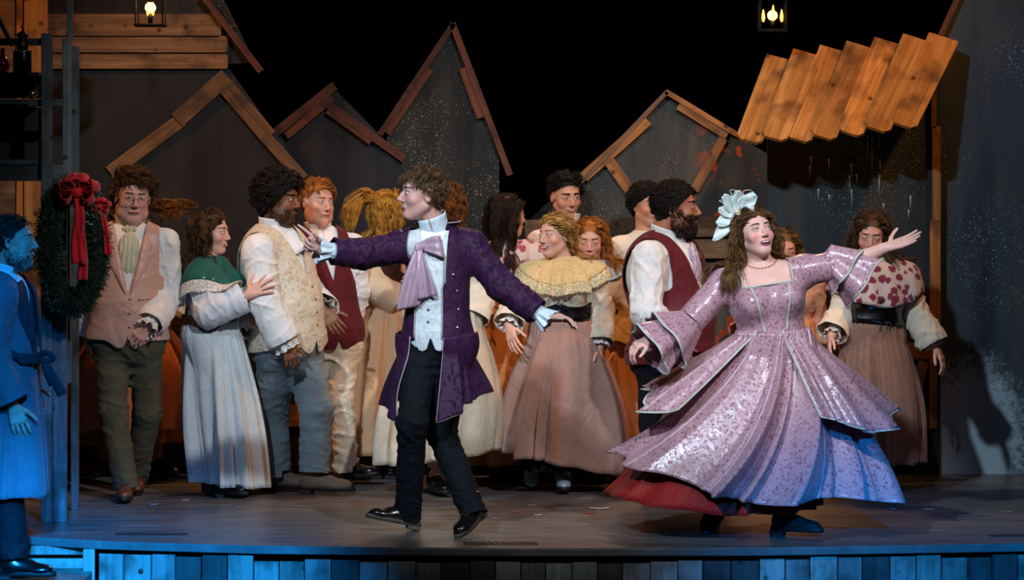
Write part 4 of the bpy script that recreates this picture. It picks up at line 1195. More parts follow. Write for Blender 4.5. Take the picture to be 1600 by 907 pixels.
F2 = flat('house_flat', 'small dark gabled flat behind the curly haired man', [(420, 760), (420, 216), (520, 137), (628, 246), (628, 760)], 4.15, flat_mat('flat_charcoal_warm', '#181818', '#22242a', '#2e2c2c', amount=.7))
plank(F2, (424, 213), (523, 134), 14, 4.13, M_PLR, th=.05); plank(F2, (447, 213), (520, 153), 12, 4.12, M_PLR)
plank(F2, (505, 158), (632, 249), 12, 4.13, M_PLR, th=.05); plank(F2, (512, 172), (580, 222), 11, 4.12, M_PLR)
F3 = flat('house_flat', 'tall narrow gabled flat with steep roof behind the man in purple', [(606, 760), (604, 205), (707, 42), (780, 250), (780, 760)], 4.5, flat_mat('flat_tall', '#1a1c1c', '#2a2d2c', '#3a3c36', '#a59e78', amount=.50))
plank(F3, (594, 210), (709, 37), 9, 4.48, M_PLR, th=.06); plank(F3, (604, 208), (672, 108), 11, 4.47, M_PLR)
plank(F3, (707, 37), (797, 274), 10, 4.48, M_PLR, th=.06); plank(F3, (724, 106), (752, 184), 14, 4.47, M_PLR)
plank(F3, (735, 110), (763, 186), 10, 4.465, M_PL2)
F4 = flat('house_flat', 'gabled flat with crossed brace planks behind the man in the maroon vest', [(850, 760), (850, 338), (908, 282), (1040, 145), (1150, 212), (1199, 240), (1199, 760)], 3.8, flat_mat('flat_warm', '#2b2c2c', '#41403a', '#5c4c34', '#9a9a8a', amount=.60, rust=True))
plank(F4, (906, 286), (1042, 144), 7, 3.78, M_PL2, th=.06); plank(F4, (912, 277), (1012, 188), 17, 3.77, M_PL)
plank(F4, (1040, 143), (1152, 211), 8, 3.78, M_PL, th=.06); plank(F4, (1060, 165), (1136, 212), 13, 3.77, M_PL)
plank(F4, (952, 252), (1010, 334), 17, 3.775, M_PL); plank(F4, (1130, 216), (1084, 298), 14, 3.775, M_PL)
plank(F4, (820, 360), (1198, 352), 32, 3.765, M_PL2); plank(F4, (845, 392), (1198, 388), 30, 3.765, M_PL2)
SL = flat('roof_flat', 'low sloped black flat standing left of the crossed brace house', [(800, 760), (800, 372), (905, 268), (912, 282), (912, 760)], 4.1, flat_mat('flat_black', '#121213', '#191a1c', '#222224', amount=.8))
F5 = flat('house_flat', 'dark drip painted flat under the plank awning', [(1199, 760), (1199, 200), (1240, 110), (1470, 80), (1470, 760)], 3.3, flat_mat('flat_drip', '#1f2326', '#2c3336', '#463c30', '#8fa39a', amount=.56))
tops = [(1221, 92), (1262, 84), (1304, 78), (1345, 72), (1389, 66), (1433, 61), (1474, 59)]
bots = [(1170, 222), (1208, 218), (1247, 220), (1285, 216), (1328, 210), (1369, 204), (1411, 198)]
MA = wood('awning_pine', '#70441c', '#b0702f', '#cf9450', ax=0)
for i, (a, b) in enumerate(zip(tops, bots)):
    A, B = W(*a, 3.22), W(*b, 2.80); d = nrm(B - A); Ln = np.linalg.norm(B - A); wv = nrm(V(1, 0, -.02) - d * d[0]); nn = np.cross(d, wv)
    w = .150; h = w / 2; c = .028
    o = MB().prism([(-Ln / 2, -h - .015), (Ln / 2 - c, -h), (Ln / 2, -h + c), (Ln / 2, h - c), (Ln / 2 - c, h), (-Ln / 2, h + .015)], -.011, .011)
    o = o.build('roof_plank', MA, F5); C = (A + B) / 2
    o.matrix_local = Matrix(((d[0], nn[0], wv[0], C[0]), (d[1], nn[1], wv[1], C[1] - 3.3 - (.016 if i % 2 else 0)), (d[2], nn[2], wv[2], C[2]), (0, 0, 0, 1)))
# drips of pale paint on the wall below the awning
MD = plain('pale_drip_paint', '#9db3a8', .6)
db = MB(); rnd = random.Random(3)
for px, py, ln in ((1268, 246, 20), (1296, 250, 18), (1331, 258, 26), (1328, 276, 26), (1339, 274, 14), (1356, 214, 34), (1363, 216, 52), (1375, 218, 16), (1376, 254, 14), (1374, 276, 34), (1279, 297, 16), (1331, 298, 30), (1296, 306, 10), (1381, 320, 10), (1423, 308, 22), (1266, 262, 18), (1420, 330, 14)):
    a = W(px, py, 3.29); db.lathe(a, [(.0075, -.002), (.006, .004), (.002, .006)], 8, np.array([[1, 0, 0], [0, 0, -1], [0, 1, 0]], float))
    db.tube([a, a - V(0, 0, ln * .0018), a - V(0, 0, ln * .0036)], [.0035, .0022, .001], 5)
db.v = [(x, 3.2985 + (y - 3.29) * .25, z) for x, y, z in db.v]
o = db.build('paint_drips', MD, F5, True); o.location = (0, -3.3, 0); o['kind'] = 'stuff'
for a, b, w in (((1459, 133), (1459, 200), 7), ((1463, 198), (1463, 345), 13), ((1461, 345), (1461, 520), 16), ((1458, 520), (1458, 670), 12)): plank(F5, a, b, w, 3.275, M_PL)
plank(F5, (1416, 549), (1451, 549), 25, 3.28, M_PL, th=.035); plank(F5, (1443, 565), (1432, 608), 16, 3.275, M_PL2)
F6 = flat('house_flat', 'tall dark flat sprayed with white paint at the right edge', [(1471, 760), (1471, 52), (1508, -30), (1690, -30), (1690, 760)], 3.36,
          flat_mat('flat_sprayed', '#232a30', '#333d46', '#46463f', '#8fa4aa', amount=.50, spray=tuple(W(1520, 690, 3.36))))
plank(F6, (1470, 55), (1507, -28), 7, 3.34, M_PLR, th=.06)
# low black platform upstage and the charred board leaning on it
pf = tag(MB().box((-.62, 3.57, .085), (4.3, .34, .17), None, .006).build('stage_platform', plain('black_platform', '#17150f', .6)), 'long low black platform behind the dancers', 'platform')
cb = empty('crate_board', W(765, 722, 3.3) * V(1, 1, 0) , 'short charred pine board lying on edge against the black platform', 'board')
o = MB().box((0, 0, .05), (.30, .03, .10), None, .003).build('board', M_PL, cb)
o.location = (.03, .06, .06)
MB().box((-.11, .075, .03), (.03, .03, .06)).build('foot_block', M_PL2, cb); MB().box((.15, .075, .03), (.03, .03, .06)).build('foot_block', M_PL2, cb)

# ------------------------------------------------------------------ tower at the left
M_BW = wood('grey_lumber', '#343d42', '#4c575c', '#66706f', ax=2)
M_BWX = wood('grey_lumber_x', '#2b3336', '#434d50', '#5b6462', ax=0)
T = empty('scaffold_tower', (W(95, 800, 1.1)[0], 1.1, 0), 'grey lumber scaffold tower with wreath at the left edge', 'tower')
def tw(name, px0, px1, py0, py1, y, th, mat=M_BW):
    a, b = W(px0, py0, y), W(px1, py1, y)
    o = MB().box((0, 0, 0), (b[0] - a[0], th, a[2] - b[2]), None, .004).build(name, mat, T)
    o.location = ((a[0] + b[0]) / 2 - T.location[0], y + th / 2 - 1.1, (a[2] + b[2]) / 2)
tw('post', 64, 81, 52, 818, .96, .04); tw('post', 82, 104, 285, 817, .985, .04); tw('post', 97, 109, 60, 600, 1.04, .09)
tw('post', 110, 122.5, 72, 799, 1.5, .04); tw('post', 104, 113, -30, 62, 1.2, .04)
tw('beam', -60, 66, 60, 71, 1.0, .04, M_BWX); tw('beam', -60, 98, 155, 167, 1.0, .04, M_BWX)
tw('beam', -60, 66, 250, 258, .99, .05, M_BWX); tw('beam', -60, 66, 258, 283, 1.0, .05, M_BWX); tw('beam', 78, 98, 258, 280, 1.03, .04, M_BWX)
MD2 = plain('black_board', '#0a0a0b', .8)
tw('shelf_back', -60, 66, 116, 154, 1.3, .02, MD2); tw('shelf_back', -60, 66, 168, 250, 1.3, .02, MD2)
a, b = W(-60, 113, 1.0), W(60, 113, 1.0)
o = MB().box((0, 0, 0), (b[0] - a[0], .34, .018), None, .003).build('shelf', MD2, T); o.location = ((a[0] + b[0]) / 2 - T.location[0], .08, a[2] - .009)
a = W(60, 165, 1.0); o = MB().box((0, 0, 0), (.5, .3, .016)).build('shelf', MD2, T); o.location = (a[0] - .3 - T.location[0], .05, a[2])
# brace
br = MB().tube([W(-6, 20, .95) - V(*T.location), W(20, 72, .95) - V(*T.location)], .014, 4).build('brace', M_BWX, T)
# warm pine boards behind the tower
PB = empty('plank_partition', (W(45, 700, 2.6)[0], 2.6, 0), 'upright warm pine boards standing behind the scaffold tower', 'partition')
M_PLV = wood('pine_upright', '#7a4a20', '#a86a30', '#c08848', ax=2)
for px0, px1, py1 in ((-40, -8, 760), (-8, 24, 760), (25, 36, 760), (37, 75, 760)):
    a, b = W(px0, -40, 2.6), W(px1, py1, 2.6); z1 = max(b[2], 0)
    o = MB().box((0, 0, 0), (b[0] - a[0] - .004, .02, a[2] - z1), None, .002).build('plank', M_PLV if px0 > 20 else M_PL2, PB)
    o.location = ((a[0] + b[0]) / 2 - PB.location[0], .008 * (px0 % 3), (a[2] + z1) / 2)
# things on the tower shelf
zs_ = W(0, 113, 1.0)[2]
def onshelf(px, y): return V(W(px, 0, y)[0], y, zs_)
p = onshelf(35, 1.0)
j = empty('storage_jar', p, 'dark metal storage canister on the tower shelf', 'canister')
MB().lathe((0, 0, 0), [(.045, 0), (.047, .004), (.047, .102), (.044, .106), (.0, .106)], 20).build('can', plain('dark_tin', '#22252a', .25, .9), j, True)
MB().lathe((0, 0, 0), [(.049, .100), (.049, .108), (.046, .110), (0, .111)], 20).build('lid', plain('tin', '#8a8f94', .3, 1), j, True)
hd = empty('hand_grinder', p + V(0, 0, .1115), 'small coffee grinder standing on the dark canister', 'grinder')
MB().lathe((0, 0, 0), [(.024, 0), (.030, .004), (.030, .03), (.022, .045), (.030, .075), (.030, .082), (.014, .094), (.004, .1)], 18).build('body', plain('dark_wood_turned', '#2a1a12', .4), hd, True)
MB().lathe((0, 0, .1), [(.004, 0), (.004, .012), (.009, .016), (.009, .024), (.003, .028)], 10).build('knob', M_STEEL, hd, True)
rb = empty('red_bottle', onshelf(4, 1.0), 'round red glass bottle on the tower shelf', 'bottle')
MB().lathe((0, 0, 0), [(.022, 0), (.034, .012), (.036, .045), (.022, .075), (.011, .085), (.011, .1), (.014, .104)], 18).build('glass', plain('red_glass', '#7a0c10', .12, coat=.5), rb, True)
MB().lathe((0, 0, .104), [(.011, 0), (.011, .016), (.009, .018)], 10).build('stopper', M_PL2, rb, True)
tl_ = empty('brass_cup', V(W(50, 0, 1.05)[0], 1.05, W(60, 165, 1.0)[2] + .008), 'small brass tealight holder on the lower tower shelf', 'holder')
MB().lathe((0, 0, 0), [(.024, 0), (.02, .005), (.008, .012), (.008, .03), (.026, .042), (.028, .06), (.025, .062)], 16).build('cup', M_BRASS, tl_, True)
MB().lathe((0, 0, .045), [(.02, 0), (.02, .01), (.003, .011), (.002, .016)], 14).build('candle', plain('wax', '#c9b48a', .5), tl_, True)

# wreath with two red bows
WR = empty('wreath', W(113, 385, .84), 'dark green pine wreath with red velvet bows hung on the tower', 'wreath')
rs = np.random.RandomState(4)
def needles(n, a0, a1, R=(.125, .29), tube=.088):
    a = rs.uniform(a0, a1, n); b = rs.uniform(0, 6.28, n); q = tube * np.sqrt(rs.uniform(.1, 1, n))
    c = np.stack([np.cos(a) * R[0], 0 * a, np.sin(a) * R[1]], 1); er = nrm(np.stack([np.cos(a), 0 * a, np.sin(a)], 1))
    P = c + er * (np.cos(b) * q * .75)[:, None] + np.outer(np.sin(b) * q * .8, V(0, 1, 0))
    tg = nrm(np.stack([-np.sin(a), 0 * a, np.cos(a)], 1))
    D = nrm(er * np.cos(b)[:, None] + np.outer(np.sin(b), V(0, 1, 0)) * .8 + tg * rs.uniform(-.2, 1.0, (n, 1)) + rs.normal(size=(n, 3)) * .35)
    ln = rs.uniform(.014, .032, (n, 1))
    A = np.stack([P, P + D * ln * .5, P + D * ln], 1)
    return tubes(A, np.tile([.0022, .0026, .0006], (n, 1)), 3)
th = np.linspace(0, 2 * np.pi, 40, endpoint=False)
MB().tube(np.concatenate([np.stack([np.cos(th) * .125, 0 * th, np.sin(th) * .29], 1)] * 1 + [[[.125, 0, 0]]]), .055, 8).build('core', plain('wreath_core', '#0b140d', .9), WR, True)
v, f = needles(8000, 0, 6.283); o = mesh_obj('needles', v, f, plain('pine_needles', '#153822', .6, var=.4, scale=12), WR, False); o['kind'] = 'stuff'
v, f = needles(420, .35, 1.2, tube=.085); o = mesh_obj('frosted_sprig', v, f, plain('frosted_needles', '#7f9f86', .6, var=.2), WR, False); o['kind'] = 'stuff'
M_RED = cloth('red_velvet', '#c40f20', .6, .4, .15)
def bow(parent, c, sc, tails):
    o = empty('bow', c, parent=parent); o.parent = parent
    for k, (an_, ln, tw_) in enumerate(((2.7, .085, .3), (.35, .090, -.3), (3.6, .075, .5), (-.5, .075, -.5), (1.6, .07, .1), (1.0, .075, .6), (2.1, .075, -.6))):
        ca, sa = math.cos(an_), math.sin(an_); e1 = nrm(V(ca, -.35 - .1 * (k > 3), sa)); e2 = nrm(V(-sa, -tw_, ca)); e2 = nrm(e2 - e1 * (e1 @ e2)); e3 = np.cross(e1, e2)
        tt = np.linspace(0, 1, 24)[:, None]; vv = np.linspace(-1, 1, 7)[None]
        xx = ln * sc * np.sin(np.pi * tt) ** .85; yy = .030 * sc * np.sin(2 * np.pi * tt) * (.35 + .65 * np.sin(np.pi * tt)); wz = .030 * sc * (.4 + .6 * np.sin(np.pi * tt)) * vv
        Pq = (xx + 0 * vv)[..., None] * e1 + (yy + 0 * vv)[..., None] * e2 + wz[..., None] * e3
        mesh_obj('loop', Pq.reshape(-1, 3), gridF(24, 7), M_RED, o, solid=.004)
    Vt, F = sdf_mesh(SDF().ell((0, -.02, 0), V(.024, .02, .024) * sc), .006); mesh_obj('knot', Vt, F, M_RED, o)
    for path, w in tails:
        p = spline(path, 20); t = np.linspace(-1, 1, 9)
        q = p[:, None] + np.stack([t * w, .012 * np.cos(t * 5) - .015 + 0 * t, 0 * t], 1)[None] * np.linspace(.5, 1, 20)[:, None, None]
        mesh_obj('tail', q.reshape(-1, 3), gridF(20, 9), M_RED, o, solid=.004)
bow(WR, (.035, -.075, .275), 1.25, [([(0, 0, 0), (.015, -.012, -.12), (.0, -.0, -.25), (.01, -.01, -.36)], .034), ([(.005, -.005, -.02), (.02, -.002, -.2), (.03, .01, -.34), (.025, .0, -.44)], .024)])
bow(WR, (.145, -.03, .20), .62, [([(0, 0, 0), (.02, .0, -.08), (.035, .0, -.18), (.04, 0, -.24)], .018)])

# hanging lanterns
M_IRON = plain('lantern_iron', '#15120f', .5, .8)
def glass_mat():
    m, nt, b = base_mat('lantern_glass'); b.inputs['Base Color'].default_value = (.95, .9, .8, 1); b.inputs['Roughness'].default_value = .05
    b.inputs['Transmission Weight'].default_value = 1.0; b.inputs['IOR'].default_value = 1.1
    b.inputs['Alpha'].default_value = .25
    return m
M_GL = glass_mat()
def lantern(px, pybot, y, label, wpx, hpx, power, bulbs):
    a = W(px, pybot, y); k = (CAMD + y) / FPX; w, h = wpx * k, hpx * k
    t = empty('lantern', a, label, 'lantern', 'hanging lanterns')
    b = MB()
    b.box((0, 0, .008), (w * 1.12, w * 1.12, .016), None, .003); b.build('base', M_IRON, t)
    for ex in (-1, 1):
        for ey in (-1, 1): MB().box((ex * w / 2, ey * w / 2, h / 2), (.008, .008, h)).build('corner_bar', M_IRON, t)
    MB().lathe((0, 0, h), [(w * .82, 0), (w * .82, .012), (w * .3, w * .55), (.012, w * .62), (.012, w * .8)], 4, frame(45)).build('roof', M_IRON, t)
    MB().tube([(0, 0, h + w * .8), (0, 0, h + 2.2)], .003, 6).build('wire', M_IRON, t)
    for ex, ey, sx, sy in ((0, -1, 1, 0), (0, 1, 1, 0), (-1, 0, 0, 1), (1, 0, 0, 1)):
        MB().box((ex * w / 2, ey * w / 2, h / 2), (w * .96 * sx + .002, w * .96 * sy + .002, h * .96)).build('pane', M_GL, t)
    MB().lathe((0, 0, .016), [(.013, 0), (.013, h * .24), (.006, h * .25)], 10).build('socket', M_IRON, t, True)
    for dx, hh, r in bulbs:
        m = MB().lathe((dx, 0, .016 + h * .22), [(r * .5, 0), (r, hh * .3), (r * .8, hh * .6), (r * .25, hh)], 12)
        m.build('bulb', plain('warm_filament', (1.0, .40, .06), .4, emit=3.2, var=0), t, True)
    d = bpy.data.lights.new('lantern_glow', 'POINT'); d.energy = power; d.color = (1, .55, .2); d.shadow_soft_size = .03
    lo = bpy.data.objects.new('lantern_glow', d); link(lo, t); lo.location = (0, 0, h * .5)
lantern(235, 42, 2.7, 'iron lantern with glowing bulb hanging before the clapboards', 42, 60, 3.0, [(-.014, .075, .009), (.014, .075, .009)])
lantern(1207, 50, 3.0, 'iron lantern with three flames hanging above the plank awning', 40, 52, 1.2, [(-.052, .07, .010), (.004, .095, .011), (.052, .07, .010)])

# confetti scraps
rs = np.random.RandomState(8)
cm = {'white': plain('scrap_white', '#d8d4c8', .7), 'red': plain('scrap_red', '#c2391f', .7), 'tan': plain('scrap_tan', '#c79a5a', .7), 'blue': plain('scrap_blue', '#8fb2d0', .7)}
spots = [(937, 796, 'white', 'large curled white paper scrap left of the pink gown'), (1395, 797, 'white', 'white paper scrap under the right hem of the pink gown'), (830, 791, 'tan', 'tan paper scrap on the floor below the mauve skirt'), (805, 802, 'red', 'red paper scrap right of the striding black shoe'),
         (567, 790, 'red', 'red paper scrap left of the raised black shoe'), (1120, 803, 'white', 'white paper scrap behind the lady in pink'), (1317, 802, 'tan', 'tan paper scrap right of the dark boot of the lady'), (1452, 797, 'white', 'white paper scrap below the sprayed right hand flat'),
         (1572, 801, 'tan', 'tan paper scrap at the far right of the floor'), (290, 783, 'white', 'white paper scrap beside the hem of the pale grey skirt'), (377, 795, 'tan', 'tan paper scrap in front of the pale grey skirt'), (60, 823, 'red', 'red paper scrap at the foot of the scaffold tower'),
         (840, 806, 'white', 'small white paper scrap between the vent and the mauve skirt'), (1370, 750, 'red', 'red paper scrap against the base of the flats'), (920, 803, 'red', 'red paper scrap left of the red underskirt'), (745, 783, 'white', 'white paper scrap behind the right shoe of the man in purple'),
         (470, 760, 'white', 'white paper scrap behind the tan suede boot'), (1590, 815, 'red', 'red paper scrap above the far right vent'), (655, 796, 'tan', 'tan paper scrap between the shoes of the man in purple'), (240, 790, 'blue', 'pale blue paper scrap right of the brown leather shoe'), (775, 812, 'blue', 'pale blue paper scrap right of the heel of the man in purple')]
for i, (px, py, cn, lab) in enumerate(spots):
    Y = 10480 / (py - 200) - 16; a = W(px, py, Y)
    w, l = rs.uniform(.012, .022), rs.uniform(.03, .06)
    if i == 0: w, l = .03, .10
    t = np.linspace(-1, 1, 7); zz = .004 + .005 * np.abs(t) ** 1.5 * rs.uniform(.3, 1)
    P = np.stack([np.stack([t * l / 2, np.full(7, e * w / 2), zz], 1) for e in (-1, 1)])
    o = mesh_obj('paper_scrap', P.reshape(-1, 3), gridF(2, 7), cm[cn], loc=(a[0], Y, 0), solid=.001)
    o.rotation_euler = (0, 0, rs.uniform(-.5, .5))
    tag(o, lab, 'confetti', 'confetti scraps on the stage floor')
# ------------------------------------------------------------------ costumes shared by several players
LACEC = lace_mat('cream_lace', '#e3d2a4')
def cravat(h, mat, u=0, v0=.0, w=.05, ln=.18, parent=None, base=None, name='cravat', sdf=None):
    """soft pleated neckcloth: a knot with a hanging fall on the shirt front"""
    L = h.L; vs = [L * 1.0 + v0, L * .96 + v0 - ln * .3, L * .96 + v0 - ln * .65, L * .96 + v0 - ln]
    p = pts_on(h.Sshirt, h.H, h.TM, [(u, q) for q in vs], h.shirt_off + .004, .5); S = SDF()
    S.ell(p[0], (w * .75, .020, .026), h.TM, k=.02); S.ell(p[1], (w, .018, ln * .34), h.TM, k=.03); S.ell(p[2], (w * .95, .014, ln * .36), h.TM, k=.03)
    Vt, F = sdf_mesh(S, .005, 0, lambda P: .004 * np.cos((h.tc(P)[0] - u) * 260 + 8 * noise(P, 8, 51)) * .8, smooth=1)
    return mesh_obj(name, Vt, F, mat, parent or h.root)
def ribbon_loop(parent, mat, M, ln, wd, puff, name='loop', seed=0):
    """one teardrop loop of ribbon, from the knot at the origin along the side axis of frame M"""
    t = np.linspace(0, 1, 28)[:, None]; v = np.linspace(-1, 1, 9)[None]
    x = ln * np.sin(np.pi * t) ** .85; y = puff * np.sin(2 * np.pi * t) * (.35 + .65 * np.sin(np.pi * t))
    w = wd * (.30 + .70 * np.sin(np.pi * t) ** .7)
    z = v * w + .06 * ln * np.sin(6 * t + seed); y = y + .10 * wd * np.cos(v * 7 + seed) * np.sin(np.pi * t)
    P = (x + 0 * v)[..., None] * M[:, 0] + (y + 0 * v)[..., None] * M[:, 1] + z[..., None] * M[:, 2]
    return mesh_obj(name, P.reshape(-1, 3), gridF(28, 9), mat, parent, solid=.003)
def lapels(h, vest, mat, vbot, vw=.085, wd=.05):
    L = h.L
    for e in (-1, 1):
        h.tpatch('lapel', mat, [(e * (vw * .98), L * .97), (e * (vw + wd * .75), L * .86), (e * (vw + wd * .55), L * .80), (e * (vw + wd * .9), L * .77), (e * .012, vbot)], off=.006, base=h.vest_off + .004, parent=vest, edge=.010)
def bow_tie(h, c, M, mat, sc=1.0, name='neck_bow', tails=(.0, .16), parent=None):
    """big soft neck bow: two ribbon loops, knot and hanging tails, in frame M at local point c"""
    o = empty(name, c, parent=h.root)
    for e in (-1, 1):
        Q = np.stack([nrm(M[:, 0] * e + M[:, 2] * .18), M[:, 1], nrm(M[:, 2] - M[:, 0] * e * .18)], 1)
        ribbon_loop(o, mat, Q, .100 * sc, .048 * sc, .026 * sc, seed=e)
    S = SDF().ell((0, 0, 0), V(.022, .022, .026) * sc, M); Vt, F = sdf_mesh(S, .005, .0, lambda P: .003 * np.sin(P[:, 0] * 300)); Vt = Vt + M[:, 1] * .016; mesh_obj('knot', Vt, F, mat, o)
    for du, dv, w in tails:
        t = np.linspace(0, 1, 24)[:, None]; v = np.linspace(-1, 1, 15)[None]
        ww = w * sc * (.28 + .72 * np.sin(np.clip(t * 1.15, 0, 1) * np.pi / 2))
        x = du * sc * t ** 1.2 + v * ww; z = dv * sc * 1.35 * t + .02 * v * t; y = .022 + .016 * np.sin(v * 5.5 + du * 40 + t * 2.5) * (.4 + .6 * t) + .022 * np.sin(t * np.pi)
        P = x[..., None] * M[:, 0] + (y + 0 * x)[..., None] * M[:, 1] + (z + 0 * x)[..., None] * M[:, 2]
        mesh_obj('tail', P.reshape(-1, 3), gridF(24, 15), mat, o, solid=.003)
    return o
def down(i, fwd=(0, -1, 0), inn=None):
    """relaxed hanging hand"""
    e = 1 if i == 0 else -1
    return dict(d=(.05 * e, -.15, -1), n=inn or (e, .2, 0), t=fwd, curl=(22, 28, 18))
HB = hair_mat('hair_darkbrown', '#2a1a10'); HBR = hair_mat('hair_brown', '#5f4329', '#2e1c0e'); HBL = hair_mat('hair_black', '#1d130d', '#0a0604')
HBD = hair_mat('hair_blonde', '#c49a58', '#7a5526'); HGD = hair_mat('hair_gold', '#d59a3e', '#95601c'); HAU = hair_mat('hair_auburn', '#8a4d1e', '#452209'); HLB = hair_mat('hair_lightbrown', '#7a5a34', '#3f2a14')
HRB = hair_mat('hair_redblond', '#b5702c', '#784214')

# ---- man in blue light at the left edge
h = Human('man in a long belted coat standing in blue light at the left edge', 10, .0, '#c99a84', ground=-.145)
h.pose(head=(22, 378, 0), hh=.240, hyaw=84, hpitch=2, hroll=0, neck=(2, 432, .02), sh=((-6, 462, -.17), (6, 462, .19)), el=((-22, 548, -.22), (10, 545, .22)),
       wr=((20, 632, -.21), (40, 600, .15)), pelvis=(2, 578), tyaw=72, kn=((8, 722, -.09), (0, 722, .09)), an=((22, 862, -.09), (-4, 870, .09)), g=1.1, gd=1.1, belly=.02, jowl=.8)
h.body(hands=(dict(d=(.35, -.1, -1), n=(-.2, 1, 0), t=(1, 0, .2), curl=(18, 25, 15)), dict(d=(.5, 0, -1), n=(0, -1, 0), t=(1, 0, 0))), paint=dict(stubble=.45, stubcol='#8a8078'))
h.face(mouth='closed', smile=-.1, eye=.8, brow='#3a2c22', lip='#8d5a52')
h.haircut(hair_mat('hair_greybrown', '#3b342e', '#1c1815'), front=.078, ear=.0, nape=-.06, comb=lambda L: np.stack([.3 * np.sign(L[:, 0]), -np.ones(len(L)), -.3 + 0 * L[:, 0]], 1), length=.032, lift=.02, margin=(.002, .008))
h.beard(hair_mat('hair_greybrown', '#3b342e', '#1c1815'), n=700, length=.008, r=.0012, top=-.06)
MCO = cloth('blue_grey_wool', '#59626b', .85, .3, .1); MCD = cloth('navy_wool', '#2c3038', .85, .3, .1)
h.shirt(M_WHITE, hem=.2); h.collar(M_WHITE, r=.068, h=.055, open=.5); h.vest(MCD, vbot=.30, hem=.0, off=.022)
c = h.shirt(MCO, sl=(0.066, 0.062, 0.059), off=.030, neck=-.01, hem=-.02, cuff=-.015, name='coat', wr=.006, neckcut=lambda P: np.where((h.tc(P)[1] > .02), np.abs(h.tc(P)[0]) - .02 - .10 * np.clip((h.tc(P)[2] - .05) / .45, 0, 1), np.maximum(-((P - h.N) @ h.TM[:, 2]), np.linalg.norm(P - h.N, axis=1) - .15)))
for e in (-1, 1): h.tpatch('lapel', MCD, [(e * .035, h.L * .96), (e * .125, h.L * .90), (e * .12, h.L * .6), (e * .03, .10)], off=.008, base=.032, sdf=h.Sshirt, parent=c)
h.skirt(MCO, h.tl(0, 0, .05), (.165, .20), V(-.01, 0, .40), (.20, .27), pleat=.014, kf=9, wob=.03, name='coat_skirt', gather=14)
h.belt(MCD, .03, .190, .165, .05, 'sash')
b = MB(); p = h.tl(.0, .17, .055)
for k, (dx, dz) in enumerate(((.10, -.12), (.14, -.17))):
    b.tube(spline([p, p + V(.05, -.02, -.01), p + V(dx * .7, -.04, dz * .5), p + V(dx, -.03, dz)], 12), np.interp(np.linspace(0, 1, 12), [0, .3, 1], [.012, .016, .026]), 8)
b.tube(spline([p, p + V(.06, -.03, .03), p + V(.10, -.03, .0), p + V(.04, -.03, -.015)], 12), .014, 8); b.build('sash_bow', MCD, h.root, True)
d = nrm(h.wr[0] - h.el[0]); h.ring('coat_cuff', MCD, h.wr[0] - d * .10, d, .078, .082, .09, 3, .002)
h.ring('cuff_piping', M_WHITE, h.wr[0] - d * .105, d, .080, .081, .006, 3, .001)
h.trousers(M_BLACK, rad=(0.084, 0.066, 0.062), top=.05)
for i, yw in ((0, 82), (1, 70)): h.shoe(i, yw, 0, M_BLEATHER, name='boot', shaft=.14, sc=1.02, laces=True)

# ---- man with glasses, tan satin vest
h = Human('man with glasses in a tan satin vest and olive trousers', 200, 2.1, '#d2a08c')
h.pose(head=(207, 309, -.02), hh=.262, hyaw=16, hpitch=-6, hroll=4, neck=(203, 358, .02), sh=((150, 378, 0), (258, 380, .0)), el=((140, 455, .06), (268, 458, .04)),
       wr=((136, 520, .16), (233, 508, -.17)), pelvis=(200, 532), tyaw=6, kn=((177, 645, -.08), (230, 645, .06)), an=((196, 756, -.12), (212, 742, .26)), g=1.22, gd=1.22, belly=.03, leg=1.15, jowl=.75, hw=1.06, neckr=.062)
h.body(hands=(down(0), dict(d=(-.65, -.2, -.75), n=(-.2, .9, -.3), t=(-.4, -.3, .8), curl=(25, 35, 20))), paint=dict(blush=.5))
h.face(mouth='closed', smile=-.15, eye=.55, brow='#4a3422', lip='#a85a5a', iris='dark')
h.haircut(HBR, front=.072, ear=.01, nape=-.06, comb=lambda L: np.stack([.9 + 0 * L[:, 0], .25 + 0 * L[:, 0], .25 - .5 * (L[:, 2] < .06)], 1), length=.06, lift=.35, n=1700, margin=(.005, .026), wave=.006)
h.shirt(M_WHITE, sl=(0.067, 0.060, 0.047), hem=.0, bl=.01, wr=.008); h.collar(M_WHITE, r=.072, h=.062, open=.42)
MV = cloth('tan_satin', '#c59a88', .42, .2, .08, weave=1400)
v = h.vest(MV, vbot=.245, vw=.085, hem=.005, point=.045, arm=.86); lapels(h, v, MV, .245)
h.buttons([(.008, .225), (.008, .15), (.008, .075), (.006, .01)], M_STEEL, v)
h.tpatch('pocket_welt', MV, [(.055, .220), (.118, .226), (.118, .240), (.055, .234)], off=.004, parent=v)
cravat(h, cloth('ivory_silk', '#c9c6a6', .45, .1), w=.052, ln=.22)
h.trousers(cloth('olive_twill', '#4d4a39', .85, .2), rad=(.086, .066, .060), wr=.008, top=.06, seed=1)
h.cuffs(M_WHITE, (1,), .05, .036, .050, lace=M_LACE); 
ML = plain('brown_leather', '#6a3a1e', .3, coat=.3)
h.shoe(0, 4, 0, ML, laces=True); h.shoe(1, 10, -25, ML)
b = MB(); Mh = h.HM
for e in (-1, 1):
    th = np.linspace(0, 2 * np.pi, 25); R = [h.hl(e * .034 + .026 * math.cos(a), .103, -.001 + .019 * math.sin(a) * (1 if math.sin(a) > 0 else 1.1)) for a in th]
    b.tube(R, .0014, 5, False); b.tube([h.hl(e * .060, .102, .006), h.hl(e * .083 * 1.06, .05, .008), h.hl(e * .083 * 1.06, -.005, .004)], .0013, 5)
b.tube([h.hl(-.009, .104, .006), h.hl(0, .110, .010), h.hl(.009, .104, .006)], .0014, 5); b.build('glasses', M_STEEL, h.root, True)

